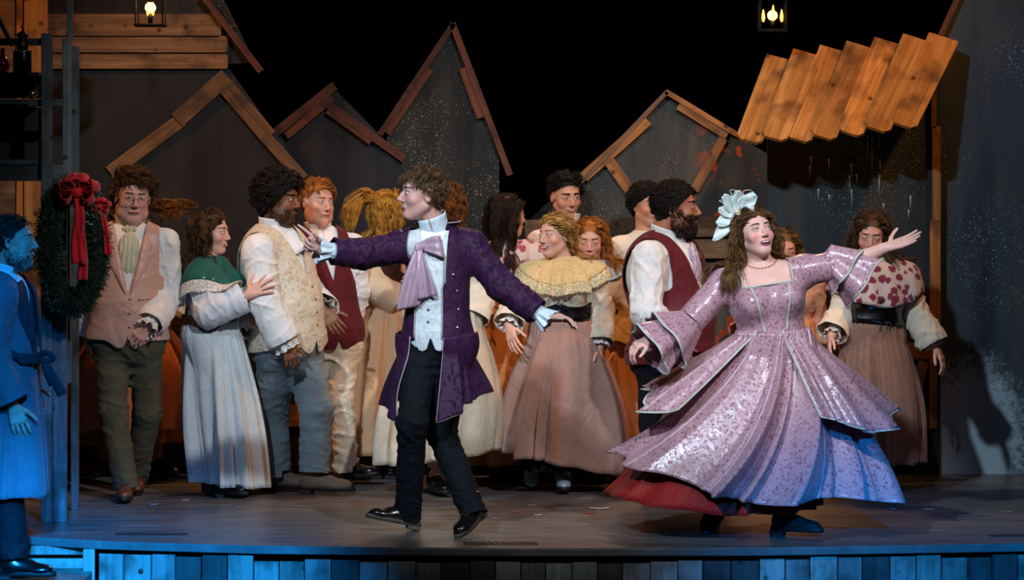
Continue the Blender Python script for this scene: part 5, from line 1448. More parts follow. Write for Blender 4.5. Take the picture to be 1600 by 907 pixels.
# ---- dancer hidden behind him, orange skirt and flying hair
h = Human('dancer with flying auburn hair and orange skirt behind the man with glasses', 205, 3.1, '#c98f72')
h.pose(head=(205, 312, 0), hh=.225, hyaw=150, hpitch=0, hroll=0, neck=(205, 360), sh=((165, 385), (252, 385)), el=((150, 450, .1), (276, 440, .0)), wr=((150, 505, .1), (262, 500, -.1)),
       pelvis=(205, 520), tyaw=160, kn=((190, 625), (235, 640)), an=((160, 705, .1), (243, 712, 0)), g=.9, bust=.5)
h.body(hands=(down(0), down(1)), fine=.006)
MOR = cloth('rust_cotton', '#b0663c', .85, .2, .1)
h.shirt(M_CREAM, bl=.02, hem=.08)
h.longhair(hair_mat('hair_goldbrown', '#9a6a34', '#5a3414'), n=900, length=.42, grav=.2, gvec=(.85, -.3, -.45), wave=.01, extra=h.Sshirt, braid=False, back=.2)
h.belt(MOR, .09, .155, .125, .05)
h.skirt(MOR, h.tl(0, 0, .10), (.14, .115), V(.02, 0, .30), (.36, .34), pleat=.035, kf=9, prof=1.5, wob=.05, lift=lambda th: .05 * np.cos(th) + .03 * np.sin(2 * th))
h.skirt(cloth('orange_petticoat', '#a8601e', .8), h.tl(0, 0, .0), (.14, .115), V(.04, 0, .22), (.26, .24), pleat=.012, kf=15, name='petticoat', push=.005)
MS = cloth('orange_stocking', '#9c5428', .8)
for i in (0, 1):
    S = SDF().cone(h.kn[i], h.an[i] - V(0, 0, .04), .056, .04); Vt, F = sdf_mesh(S, .01, .004); mesh_obj('stocking', Vt, F, MS, h.root)
h.shoe(0, -40, 0, plain('dark_brown_leather', '#2a1710', .4), name='boot', shaft=.1); h.shoe(1, 50, -8, plain('dark_brown_leather', '#2a1710', .4), name='boot', shaft=.12)

# ---- woman in green capelet
h = Human('woman in a green capelet and pale grey skirt touching his sleeve', 345, 2.25, '#dca994')
h.pose(head=(330, 364, 0), hh=.236, hyaw=74, hpitch=-2, hroll=0, neck=(322, 406, .0), sh=((316, 430, -.14), (338, 426, .14)), el=((325, 490, -.20), (352, 496, .14)),
       wr=((384, 463, -.18), (392, 505, .02)), pelvis=(330, 525), tyaw=58, kn=((345, 640, -.06), (345, 640, .06)), an=((345, 755, -.07), (350, 755, .07)), g=.92, bust=.8, hw=.97)
h.body(hands=(dict(d=(.8, -.05, .45), n=(.3, .95, -.2), t=(-.2, -.3, 1), curl=(8, 12, 8), spread=.35, sc=.95, thumb=(.5, .8, .2)), dict(d=(.9, -.1, -.35), n=(.2, -.3, .9), t=(0, -1, 0), curl=(12, 15, 10), sc=.95)), paint=dict(blush=.6))
h.face(mouth='smile', smile=.5, eye=.9, brow='#4a3222', lip='#b5605a', iris='blue')
h.shirt(cloth('white_blouse', '#d9dde0', .7, .2, .05), sl=(0.060, 0.067, 0.038), bl=.014, hem=.10, wr=.009)
h.longhair(HBR, length=.27, wave=.013, freq=1.0, extra=h.Sshirt, back=.9, front=.074)
h.capelet(cloth('green_velvet', '#1f5f50', .6, .6, .15), r0=.070, length=.23, lace=M_LACE, laceln=.05, amp=.012, waves=9, out=.25)
h.belt(plain('brown_suede', '#5a2f1c', .7), .070, .150, .128, .055)
h.skirt(cloth('grey_muslin', '#cbd6d8', .8, .2, .06), h.tl(0, 0, .085), (.138, .132), V(W(356, 0, 2.25)[0] - h.o[0], 0, .065), (.215, .21), pleat=.020, kf=11, gather=44, prof=1.25, lift=lambda th: -.02 * np.cos(th))
h.skirt(M_BLACK, h.tl(.02, .0, -.30), (.12, .11), V(W(352, 0, 2.25)[0] - h.o[0], 0, .02), (.125, .12), pleat=.004, name='underskirt', push=.004, wob=0)
p = h.tl(.11, .085, .10); b = MB()
for dx, dz, k in ((.045, -.17, 0), (.02, -.25, .3), (.03, -.12, .6)): b.tube(spline([p, p + V(.015, -.03, -.03 - .02 * k), p + V(dx * .7, -.04, dz * .6), p + V(dx, -.035, dz)], 10), .007, 6)
b.build('belt_tie', plain('brown_suede', '#5a2f1c', .7), h.root, True)
h.cuffs(M_WHITE, (0, 1), .028, .032, .042, band=True)
for i in (0, 1): h.shoe(i, 50, 0, M_BLEATHER)

# ---- curly haired man in cream vest
h = Human('curly haired man in a cream brocade vest and blue grey trousers', 460, 2.4, '#8a5a40')
h.pose(head=(437, 312, .0), hh=.252, hyaw=70, hpitch=-4, hroll=0, neck=(424, 362, .02), sh=((404, 392, -.19), (438, 388, .19)), el=((414, 476, -.26), (490, 470, .2)),
       wr=((446, 536, -.25), (505, 485, .0)), pelvis=(450, 540), tyaw=52, kn=((425, 650, .10), (494, 640, -.08)), an=((432, 748, .05), (492, 738, -.10)), g=1.25, gd=1.45, belly=.05, leg=1.25, arm=1.15, jowl=.9, neckr=.062)
h.body(hands=(dict(d=(.35, -.1, -.9), n=(-.3, .9, 0), t=(.9, 0, .3), curl=(25, 35, 25)), dict(d=(.6, -.3, -.7), n=(0, 1, -.2), t=(.5, -.3, .6), curl=(20, 25, 20))), paint=dict(blush=.2, stubble=.55, stubcol='#1a100b'))
h.face(mouth='closed', smile=.35, eye=.7, brow='#120b08', lip='#8a4a42', iris='dark', browt=1.5)
h.haircut(HBL, front=.066, ear=-.03, nape=-.085, n=1700, curl=.0115, lift=.050, off=.022)
h.beard(HBL, n=900, length=.007, r=.0010, top=-.042)
h.shirt(M_WHITE, sl=(0.077, 0.071, 0.052), off=.014, hem=.05, bl=.012, wr=.008, seed=2); h.collar(M_WHITE, r=.074, h=.06, open=.3)
v = h.vest(cloth('cream_brocade', '#d6c8ae', .42, .2, .08, pattern='brocade', pcol='#c0a984', pscale=22, satin=.2), vbot=.36, vw=.08, hem=-.01, point=.05, arm=.86, off=.028)
h.buttons([(0.01, .30), (.01, .23), (.01, .16), (.01, .09)], M_BRASS, v, r=.007)
h.ring('jabot', M_WHITE, h.tl(0, .10, h.L * .98), h.TM[:, 1] * .35 - h.TM[:, 2], .035, .075, .15, 6, .016, ell=.6)
h.trousers(cloth('blue_grey_wool_trousers', '#6c7a80', .8, .3), rad=(.104, .082, .078), wr=.008, top=.09, cuff=.0, seed=2)
h.cuffs(M_WHITE, (0, 1), .045, .040, .060, lace=M_LACE)
MSU = plain('taupe_suede', '#6b5545', .75)
h.shoe(0, 80, 0, MSU, name='boot', shaft=.1, sc=1.08); h.shoe(1, 78, 0, MSU, name='boot', shaft=.1, sc=1.12)

# ---- blond man in maroon vest
h = Human('blond man in a maroon vest and cream satin trousers', 520, 2.85, '#dba58c')
h.pose(head=(496, 317, 0), hh=.250, hyaw=38, hpitch=-2, hroll=3, neck=(500, 362, .02), sh=((462, 384, -.02), (550, 386, .02)), el=((455, 455, .05), (560, 452, .08)), wr=((470, 510, .05), (552, 512, .12)),
       pelvis=(518, 525), tyaw=22, kn=((500, 630, .1), (533, 625, -.05)), an=((508, 730, .25), (541, 737, -.04)), g=1.05, hw=1.0, jowl=.4)
h.body(hands=(down(0), down(1)), paint=dict(blush=.5))
h.face(mouth='closed', smile=.35, eye=.8, brow='#8a5a30', lip='#b8605a', iris='blue')
h.haircut(HRB, front=.074, ear=.01, nape=-.06, comb=lambda L: np.stack([.6 + 0 * L[:, 0], -.4 + 0 * L[:, 0], -.3 + 0 * L[:, 0]], 1), length=.045, lift=.08, margin=(.003, .014))
h.shirt(M_WHITE, sl=(0.060, 0.055, 0.042), hem=.0, wr=.008, seed=3); h.collar(M_WHITE, r=.066, h=.055)
MMA = cloth('maroon_wool', '#5e1c22', .8, .3, .1)
h.vest(MMA, vbot=.30, vw=.075, hem=-.05, point=.03)
h.ring('jabot', M_WHITE, h.tl(0, .07, h.L * 1.0), h.TM[:, 1] * .4 - h.TM[:, 2], .035, .085, .17, 6, .016, ell=.55)
h.trousers(cloth('cream_satin', '#d8c8ae', .35, .1, .05), rad=(0.086, 0.063, 0.062), wr=.011, top=.04, seed=4, cuff=.0)
h.shoe(0, 60, 0, M_BLEATHER, laces=True); h.shoe(1, 58, 8, M_BLEATHER, laces=True, sc=1.05)

# ---- blonde dancer with her back turned
h = Human('blonde dancer with a ponytail seen from behind in a peach skirt', 598, 3.15, '#d9a07e')
h.pose(head=(607, 331, 0), hh=.232, hyaw=128, hpitch=0, hroll=0, neck=(604, 374), sh=((572, 394, -.02), (640, 392, .04)), el=((582, 448, -.16), (650, 450, .0)), wr=((620, 470, -.10), (660, 500, .1)),
       pelvis=(600, 495), tyaw=165, kn=((590, 610), (612, 610)), an=((592, 728), (614, 728)), g=.85, bust=.5)
h.body(hands=(dict(d=(.9, .2, -.1), n=(0, .9, -.3), t=(0, 0, 1)), down(1)), fine=.005)
h.face(mouth='closed')
MBD = cloth('brown_bodice', '#3a1e14', .7, .3)
h.shirt(cloth('peach_blouse', '#d8c0a0', .75, .2, .06), sl=(0.055, 0.060, 0.042), bl=.02, hem=.08, wr=.008)
h.vest(MBD, vbot=.4, vw=.05, hem=.09, point=0, off=.024)
h.longhair(HGD, length=.22, wave=.011, freq=.9, extra=h.Sshirt, back=1.0, braid=False, front=.07)
rs = np.random.RandomState(3); c0 = h.hl(0, -.105, .075)
P = c0 + rs.normal(size=(60, 3)) * .010; D = np.tile(nrm(V(-.5, -.1, .35)), (60, 1)) + rs.normal(size=(60, 3)) * .12
v, f = h.strands(P, nrm(D), 14, .018, .20, wave=.008, r=.002, hug=0, margin=(.01, .03), clump=-.6, kids=5); po = mesh_obj('ponytail', v, f, HGD, h.root)
h.ring('hair_tie', HAU, c0 - V(-.01, 0, .01), V(-.75, -.1, .45), .022, .022, .018, 8, .003, parent=po)
h.skirt(cloth('peach_cotton', '#d9ae84', .8, .2, .06), h.tl(0, 0, .105), (.125, .115), V(W(592, 0, 3.05)[0] - h.o[0], 0, .145), (.215, .22), pleat=.022, kf=11, prof=1.3)
for i in (0, 1): h.shoe(i, 170, 0, M_BLEATHER)
h.cuffs(M_CREAM, (0,), .03)

# ---- dancer hidden behind the man in purple
h = Human('dancer in a cream blouse and cream skirt half hidden behind the man in purple', 690, 2.4, '#cf9a80')
h.pose(head=(700, 322, 0), hh=.225, hyaw=170, hpitch=0, hroll=0, neck=(702, 370), sh=((660, 392), (742, 394)), el=((650, 450, .05), (756, 452, .05)), wr=((655, 500), (738, 500, -.05)),
       pelvis=(700, 505), tyaw=175, kn=((670, 630), (710, 630)), an=((680, 746, -.1), (722, 742, .15)), g=.9, bust=.5)
h.body(hands=(down(0), down(1)), fine=.006)
h.shirt(M_CREAM, sl=(0.055, 0.062, 0.042), bl=.02, hem=.08, wr=.008)
h.longhair(HAU, n=700, length=.2, wave=.01, extra=h.Sshirt, back=.9, braid=False)
h.skirt(cloth('ecru_cotton', '#cfc0a6', .8, .2, .06), h.tl(0, 0, .10), (.13, .115), V(W(684, 0, 2.4)[0] - h.o[0], 0, .20), (.365, .34), pleat=.030, kf=9, prof=1.1, lift=lambda th: .045 * np.cos(th), wob=.04)
for i in (0, 1): h.shoe(i, 20, 0, M_BLEATHER)
def edge_tube(h, pts, r, mat, parent, name='piping', n=6):
    return MB().tube(np.asarray(pts), r, n).build(name, mat, parent, True)
# ---- the man in the purple tailcoat
h = Human('man in a purple tailcoat striding with one arm pointing left', 680, .6, '#d0a596')
h.pose(head=(660, 305, -.02), hh=.258, hyaw=-74, hpitch=4, hroll=0, neck=(684, 366, .03), sh=((638, 384, -.04), (733, 386, .04)), el=((566, 397, -.12), (785, 447, -.02)),
       wr=((506, 392, -.20), (851, 497, -.08)), pelvis=(684, 538), tyaw=-14, kn=((645, 662, -.16), (690, 676, .02)), an=((638, 795, .02), (737, 797, -.12)), g=.98, gd=.98, leg=.95)
h.body(hands=(dict(d=(-.75, -.1, .5), n=(-.2, -.9, -.2), t=(-.1, .1, 1), each=[(0, 4, 4), (70, 80, 45), (75, 80, 45), (75, 80, 45)], thumb=(.5, .5, .6)),
              dict(d=(.95, -.15, .05), n=(.1, -.3, -1), t=(.1, -1, .2), curl=(25, 25, 15))), openm=.5, paint=dict(blush=.3))
h.face(mouth='open', smile=-.2, eye=.9, brow='#2a1c12', lip='#9a5f5a', gap=.55)
h.haircut(hair_mat('hair_ashbrown', '#75593c', '#3a291a'), front=.070, ear=-.004, nape=-.066, comb=lambda L: np.stack([.5 * np.sign(L[:, 0]), np.where(L[:, 2] > .05, .7, -.7), .3 - .9 * (L[:, 2] < .06)], 1), length=.040, lift=.12, n=1900, margin=(.003, .015), wave=.004)
h.shirt(M_WHITE, hem=.2, arms=())
MWV = cloth('ice_white_brocade', '#cfdcdc', .5, .2, .05, pattern='brocade', pcol='#b4c8cc', pscale=26, satin=.2)
h.vest(MWV, vbot=.40, vw=.06, hem=.015, point=.05, off=.018)
h.buttons([(-.012, .35), (-.012, .29), (-.012, .23), (-.012, .17), (-.012, .11)], M_STEEL, r=.008)
MPU = cloth('purple_brocade', '#36173a', .6, .2, .1, pattern='brocade', pcol='#240c2a', pscale=20, satin=.2)
eL, eR = -.085, .062
def opening(P):
    u, f, v = h.tc(P)
    o = np.maximum(eL - .02 * (v > .3) - u, u - eR - .015 * (v > .3))
    return np.where(f > -.02, o, np.maximum(-((P - (h.N + h.TM[:, 2] * .01)) @ h.TM[:, 2]), np.linalg.norm(P - h.N, axis=1) - .13))
co = h.shirt(MPU, sl=(0.055, 0.049, 0.041), off=.026, hem=.02, cuff=-.05, name='tailcoat', wr=.006, neckcut=opening, seed=5)
for e, u in ((-1, eL), (1, eR)):
    pts = pts_on(h.Sshirt, h.H, h.TM, [(u - e * .001 + e * .008 * (v > .3), v) for v in np.linspace(.03, .44, 16)], .034, .5); edge_tube(h, pts, .0035, cloth('silver_braid', '#9a9690', .5), co)
h.buttons([(-.150, .30), (-.165, .20), (-.165, .12), (-.165, .04), (.105, .34), (.12, .26), (.125, .17), (.125, .08)], M_STEEL, co, base=.03, r=.011, sdf=h.Sshirt)
for i in (0, 1):
    d = nrm(h.wr[i] - h.el[i]); h.ring('coat_cuff', MPU, h.wr[i] - d * .145, d, .060, .064, .10, 3, .001, parent=co); h.ring('cuff_braid', cloth('silver_braid', '#9a9690', .5), h.wr[i] - d * .147, d, .062, .063, .007, 3, .001, parent=co)
# tails
fr = math.atan2(h.TM[1, 1], h.TM[0, 1])
h.skirt(MPU, h.tl(-.005, 0, .04), (.150, .128), V(h.H[0] - .02, .02, h.H[2] - .30), (.245, .27), pleat=.018, kf=7, gather=5, arc=(fr + .50, fr + 2 * math.pi - .62), name='coat_tails', wob=.02, n=90, push=.030,
        lift=lambda th: -.055 * np.cos(th - fr) - .02 * np.cos(2 * (th - fr)) + .03 * np.cos(th))
g_ = h.grid_pts
tails = [o for o in h.root.children if o.name.startswith('coat_tails')][-1]
for q in (g_[:, 0], g_[:, -1], g_[-1]): edge_tube(h, q, .0035, cloth('silver_braid', '#9a9690', .5), tails)
# standing collar
a = np.linspace(.75, 2 * np.pi - 1.1, 40)[None]; t = np.linspace(0, 1, 9)[:, None]; f_, r_, u_ = h.TM[:, 1], h.TM[:, 0], h.TM[:, 2]
rr = .082 + .030 * t ** 2; P = h.N + V(.0, .01, -.015) + f_ * (np.cos(a) * rr)[..., None] + r_ * (np.sin(a) * rr)[..., None] + u_ * (t * .075 * (1 - .15 * np.cos(a)))[..., None]
mesh_obj('coat_collar', P.reshape(-1, 3), gridF(9, 40), MPU, co, solid=.008); edge_tube(h, P[-1], .0035, cloth('silver_braid', '#9a9690', .5), co)
h.collar(cloth('ice_ruffle', '#cfe2e8', .7), r=.066, h=.105, open=.04, base=.0, name='stock')
MLS = cloth('lilac_satin', '#b59aa8', .28, .1, .12, weave=1600)
bow_tie(h, h.tl(-.055, .135, .475), np.stack([nrm(h.TM[:, 0] + V(0, 0, -.12)), h.TM[:, 1], nrm(h.TM[:, 2])], 1), MLS, 1.12, tails=((-.045, -.20, .05), (.035, -.16, .05)))
MNV = cloth('navy_twill', '#080e16', .85, .1)
h.trousers(MNV, rad=(0.088, 0.065, 0.058), wr=.008, top=.12, seed=5, cuff=.035)
h.cuffs(cloth('ice_ruffle', '#cfe2e8', .7), (0, 1), .07, .038, .058, amp=.012)
h.shoe(0, -78, 12, M_BLEATHER, sole=plain('grey_sole', '#4a4640', .6), laces=True, sc=1.0); h.shoe(1, -28, -22, M_BLEATHER, sole=plain('grey_sole', '#4a4640', .6), laces=True)

# ---- dark haired dancer from behind
h = Human('dark haired dancer from behind in a floral shoulder cape and orange skirt', 790, 3.05, '#cf9a7c')
h.pose(head=(794, 338, 0), hh=.232, hyaw=118, hpitch=0, hroll=0, neck=(792, 382), sh=((755, 402, 0), (834, 402, .02)), el=((745, 462, .0), (842, 462, .08)), wr=((752, 505, -.08), (842, 510, .08)),
       pelvis=(790, 505), tyaw=150, kn=((775, 620), (805, 620)), an=((778, 728), (806, 728)), g=.88, bust=.5)
h.body(hands=(down(0), down(1)), fine=.005); h.face(mouth='smile', eye=.8, brow='#1a0f0a')
h.shirt(M_CREAM, sl=(0.055, 0.060, 0.042), bl=.02, hem=.08, wr=.008)
MFL = cloth('pink_floral', '#d8c2b4', .8, .2, .05, pattern='floral', pcol='#a8485a', pscale=16)
h.capelet(MFL, r0=.07, length=.20, amp=.010, waves=10)
h.longhair(HB, n=1300, length=.38, wave=.014, freq=.9, extra=h.Sshirt, back=1.0)
h.belt(cloth('rust_sash', '#9a4c22', .7), .085, .142, .118, .05)
h.skirt(cloth('apricot_cotton', '#cf8f5c', .8, .2, .06), h.tl(0, 0, .10), (.125, .11), V(0, 0, .10), (.29, .25), pleat=.026, kf=10, prof=1.2)
for i in (0, 1): h.shoe(i, 150, 0, M_BLEATHER)

# ---- tall young man at the back
h = Human('tall dark haired young man singing behind the blonde dancer', 888, 3.57, '#cf9678', ground=.17)
h.pose(head=(884, 307, 0), hh=.250, hyaw=22, hpitch=-10, hroll=-3, neck=(884, 356, .02), sh=((842, 380, 0), (934, 380, 0)), el=((835, 450, .1), (945, 450, .1)), wr=((845, 505, .05), (940, 505, .05)),
       pelvis=(890, 505), tyaw=10, kn=((878, 588), (908, 588)), an=((878, 660), (908, 660)))
h.body(hands=(down(0), down(1)), openm=.6, paint=dict(blush=.4))
h.face(mouth='open', smile=.2, eye=.7, brow='#160d08', lip='#a5564c', gap=.6, browt=1.4, iris='dark')
h.haircut(HBL, front=.072, ear=.012, nape=-.06, comb=lambda L: np.stack([-.8 + 0 * L[:, 0], -.5 + 0 * L[:, 0], .1 - .9 * (L[:, 2] < .055)], 1), length=.042, lift=.03, n=1500, margin=(.003, .014))
h.shirt(cloth('blush_shirt', '#e2d4cc', .75, .2, .06), hem=.0, wr=.008); h.collar(M_CREAM, r=.07, h=.055, open=.35, lean=.02); cravat(h, M_CREAM, w=.06, ln=.2)
h.trousers(cloth('olive_twill', '#4d4a39', .85, .2), top=.06)
for i in (0, 1): h.shoe(i, 0, 0, M_BLEATHER)

# ---- girl with braids looking down
h = Human('girl with braids looking down behind the blonde dancer in a blue capelet', 928, 3.0, '#d9a288')
h.pose(head=(922, 376, -.02), hh=.236, hyaw=-4, hpitch=-13, hroll=0, neck=(926, 414, .04), sh=((888, 434, 0), (964, 434, 0)), el=((880, 490, .05), (974, 490, .0)), wr=((890, 535, .0), (962, 545, -.10)),
       pelvis=(930, 525), tyaw=8, kn=((915, 630), (945, 630)), an=((918, 730), (946, 730)), g=.85, bust=.4, hw=.97)
h.body(hands=(down(0), dict(d=(-.2, -.3, -1), n=(-.9, 0, 0), t=(0, -1, .2), sc=.95)), paint=dict(blush=.8))
h.face(mouth='closed', smile=.25, eye=.2, brow='#6a4526', lip='#b05a54')
h.shirt(cloth('peach_shirt', '#d9b489', .75, .2, .06), sl=(0.054, 0.055, 0.038), bl=.02, hem=.08, wr=.008)
h.capelet(cloth('dusty_blue_floral', '#9fb0b4', .8, .2, .06, pattern='floral', pcol='#6f8590', pscale=18), r0=.07, length=.17, amp=.010, waves=10)
h.longhair(HRB, length=.33, wave=.012, extra=h.Sshirt, back=.55, grav=.25)
h.belt(M_BLEATHER, .085, .140, .118, .05)
h.skirt(cloth('apricot_cotton', '#cf8f5c', .8, .2, .06), h.tl(0, 0, .10), (.13, .11), V(.02, 0, .10), (.27, .26), pleat=.026, kf=10, prof=1.2)
h.cuffs(cloth('peach_shirt', '#d9b489'), (1,), .035)
for i in (0, 1): h.shoe(i, 0, 0, M_BLEATHER)

# ---- blonde dancer in lace capelet
h = Human('smiling blonde dancer in a gold lace capelet and mauve skirt', 880, 2.45, '#e0ad96')
h.pose(head=(868, 369, -.02), hh=.240, hyaw=-48, hpitch=0, hroll=-3, neck=(878, 411, .02), sh=((832, 432, 0), (926, 432, 0)), el=((806, 480, -.02), (940, 488, .02)), wr=((795, 508, -.12), (937, 538, -.06)),
       pelvis=(880, 522), tyaw=-8, kn=((855, 640, 0), (890, 640, 0)), an=((830, 736, .12), (880, 748, -.04)), g=.90, bust=.8, hw=.97)
h.body(hands=(dict(d=(.2, -.4, -.9), n=(.6, .6, 0), t=(.7, -.6, 0), curl=(12, 15, 10), sc=.95, spread=.2), dict(d=(.1, -.2, -1), n=(-.9, .2, 0), t=(0, -1, 0), sc=.95)), openm=.4, paint=dict(blush=.6))
h.face(mouth='smile', smile=.9, eye=.8, brow='#9a7040', lip='#b4605a', iris='blue', gap=1.4)
h.shirt(M_CREAM, sl=(0.059, 0.060, 0.038), bl=.016, hem=.09, wr=.008)
h.capelet(cloth('gold_lace', '#d6bd86', .8, .3, .12, pattern='brocade', pcol='#c4a765', pscale=30), r0=.060, length=.20, lace=LACEC, amp=.014, waves=12, neckup=.035, out=.15)
tg_ = h.j(894, 440, .02)
h.longhair(HBD, length=.32, wave=.011, freq=1.1, extra=h.Sshirt, back=1.1, front=.074, margin=(.003, .010), grav=.26, gvec=lambda P, i: nrm((tg_ - P) * V(9, 9, 0) + V(0, 0, -1)))
h.belt(M_BLEATHER, .070, .150, .125, .115, 'corset_belt'); 
for k in range(3): h.ring('belt_buckle', M_STEEL, pts_on(h.Sshirt, h.H, h.TM, [(0, .095 + .03 * k)], h.shirt_off + .026, .5)[0], h.TM[:, 1], .008, .009, .004, 4, .001, n=16, m=3)
MMV = cloth('mauve_cotton', '#a07c6c', .75, .25, .08)
h.skirt(MMV, h.tl(0, 0, .078), (.142, .12), V(0, 0, .155), (.335, .31), pleat=.028, kf=10, gather=40, prof=1.25, lift=lambda th: .03 * np.cos(th + math.pi) - .035 * np.cos(th - .3), wob=.03)
h.skirt(M_BLACK, h.tl(0, 0, -.28), (.14, .12), V(0, 0, .12), (.24, .22), pleat=.008, name='underskirt', push=.004, wob=0)
h.cuffs(M_WHITE, (0, 1), .05, .034, .055, amp=.010)
MSV = plain('silver_shoe', '#8fa8b4', .3, .3)
h.shoe(0, 0, -35, MSV, heel=.03, sc=.92); h.shoe(1, 0, 0, MSV, heel=.03, sc=.92)

# ---- person peeking behind the bearded man
h = Human('dark curly haired person peeking out behind the bearded man', 1008, 3.3, '#c98f70')
h.pose(head=(1010, 322, 0), hh=.235, hyaw=35, hpitch=0, hroll=0, neck=(1010, 368), sh=((968, 390), (1052, 390)), el=((972, 455, .1), (1055, 455, .1)), wr=((980, 505, .0), (1050, 505)),
       pelvis=(1005, 525), tyaw=0, kn=((986, 625), (1022, 625)), an=((986, 726), (1022, 726)))
h.body(hands=(down(0), down(1)), fine=.006); h.face(mouth='closed', brow='#160d08')
h.haircut(HBL, n=900, curl=.010, lift=.02, off=.010)
h.shirt(M_CREAM, hem=.0); h.trousers(cloth('olive_twill', '#4d4a39', .85, .2), rad=(0.088, 0.070, 0.067), top=.06)
for i in (0, 1): h.shoe(i, 10, 0, M_BLEATHER)

# ---- big bearded man in maroon vest
h = Human('large bearded man in a maroon vest with a headset microphone in profile', 1045, 1.9, '#a56e54')
h.pose(head=(1057, 326, 0), hh=.272, hyaw=78, hpitch=2, hroll=0, neck=(1036, 376, .02), sh=((1014, 404, -.22), (1044, 402, .22)), el=((1010, 488, -.30), (1075, 480, .26)),
       wr=((1052, 540, -.28), (1085, 540, .12)), pelvis=(1046, 560), tyaw=58, kn=((1030, 665, -.05), (1074, 665, .08)), an=((1030, 762, .0), (1074, 762, .1)), g=1.38, gd=1.62, belly=.06, leg=1.35, arm=1.3, jowl=1.25, hw=1.05, neckr=.078)
h.body(hands=(dict(d=(.6, -.1, -.7), n=(-.3, .9, 0), t=(.6, 0, .6)), down(1)), openm=.3, paint=dict(blush=.25, stubble=.5, stubcol='#140c08'))
h.face(mouth='smile', smile=.25, eye=.75, brow='#120b08', lip='#9c5a50', iris='dark', browt=1.5)
h.haircut(HBL, front=.068, ear=-.012, nape=-.065, n=1500, curl=.008, lift=.014, off=.010)
h.beard(HBL, n=1800, length=.016, top=-.022)
h.shirt(M_WHITE, sl=(0.084, 0.076, 0.057), hem=.0, wr=.009, bl=.012, seed=7); h.collar(M_WHITE, r=.086, h=.055, open=.3, lean=.014)
MMB = cloth('maroon_satin', '#5c1b22', .6, .3, .1)
v = h.vest(MMB, vbot=.22, vw=.11, hem=-.02, point=.05, arm=.84, off=.03)
h.belt(MMB, .03, .18, .20, .05, 'vest_back_strap')
h.trousers(MNV, rad=(0.128, 0.092, 0.079), wr=.008, top=.05)
for i in (0, 1): h.shoe(i, 75, 0, M_BLEATHER, sc=1.1)
b = MB(); b.tube(spline([h.hl(.088, .0, .01), h.hl(.084, .03, -.01), h.hl(.068, .068, -.035), h.hl(.045, .098, -.045)], 14), .0016, 5); b.tube([h.hl(.047, .096, -.045), h.hl(.040, .100, -.046)], .0032, 6)
b.build('headset_microphone', M_BLEATHER, h.root, True)
cravat(h, MLS, w=.03, ln=.22)

# ---- girl behind the lady
h = Human('girl with braided hair peeking over the shoulder of the lady in pink', 1228, 2.95, '#d9997c')
h.pose(head=(1224, 390, -.02), hh=.222, hyaw=8, hpitch=-14, hroll=0, neck=(1228, 428, .02), sh=((1190, 446), (1268, 446)), el=((1175, 500, .02), (1276, 500, .05)), wr=((1160, 522, -.14), (1268, 545)),
       pelvis=(1228, 530), tyaw=0, kn=((1215, 630), (1242, 630)), an=((1215, 730), (1242, 730)), g=.85, bust=.4)
h.body(hands=(dict(d=(-.3, -.4, .7), n=(.6, 0, 0), t=(0, -1, .3)), down(1)), fine=.005); h.face(mouth='closed', eye=.2, brow='#6a4526')
h.shirt(cloth('salmon_blouse', '#d39a78', .75, .2, .06), hem=.08, bl=.015)
h.longhair(HLB, n=700, length=.25, extra=h.Sshirt, back=.7)
h.skirt(cloth('apricot_cotton', '#cf8f5c', .8, .2, .06), h.tl(0, 0, .10), (.13, .11), V(0, 0, .10), (.27, .26), pleat=.026)
for i in (0, 1): h.shoe(i, 0, 0, M_BLEATHER)

# ---- girl with floral cape and black corset
h = Human('girl in a rose print cape and black corset walking at the right', 1366, 2.5, '#d9a38c')
h.pose(head=(1361, 369, -.03), hh=.242, hyaw=-8, hpitch=-13, hroll=4, neck=(1370, 410, .04), sh=((1326, 432, 0), (1414, 432, 0)), el=((1314, 490, -.02), (1432, 492, .0)), wr=((1300, 524, -.14), (1460, 541, -.04)),
       pelvis=(1362, 528), tyaw=4, kn=((1350, 640), (1380, 640)), an=((1352, 745), (1382, 745)), g=.88, bust=.7, hw=.97)
h.body(hands=(dict(d=(-.2, -.3, -.9), n=(.9, 0, 0), t=(0, -1, 0), sc=.92), dict(d=(.45, -.2, -.8), n=(-.7, .3, -.3), t=(-.1, -1, 0), curl=(18, 22, 15), sc=.95)), paint=dict(blush=.6))
h.face(mouth='closed', smile=.3, eye=.2, brow='#5a3c22', lip='#b4625c')
h.shirt(M_CREAM, sl=(0.055, 0.059, 0.038), bl=.020, hem=.09, wr=.008)
h.capelet(cloth('rose_print', '#c9b8ae', .8, .2, .05, pattern='floral', pcol='#7d2c42', pscale=19), r0=.066, length=.31, amp=.010, waves=11, out=.3, neckup=.005)
h.longhair(HBR, length=.26, wave=.013, freq=1.0, extra=h.Sshirt, back=.7)
h.belt(M_BLEATHER, .070, .150, .128, .15, 'corset', prof=lambda t: .10 * (t - .3) ** 2 * 2)
b = MB(); cf = lambda u, v: pts_on(h.Sshirt, h.H, h.TM, [(u, v)], h.shirt_off + .021, .5)[0]
for k in range(7):
    z = .082 + .018 * k
    for e in (-1, 1): b.tube([cf(.03 - e * .013, z), cf(.03 + e * .013, z + .016)], .0020, 5)
p = cf(.03, .083)
for dx, dz in ((.02, -.04), (-.015, -.05), (.035, -.02), (-.03, -.015)): b.tube(spline([p, p + V(dx, -.012, dz * .4 + .008), p + V(dx * 1.2, -.008, dz)], 8), .0026, 5)
b.build('corset_laces', plain('corset_cord', '#3a3634', .6), h.root, True)
MBR = cloth('cocoa_cotton', '#8d6a58', .75, .25, .08)
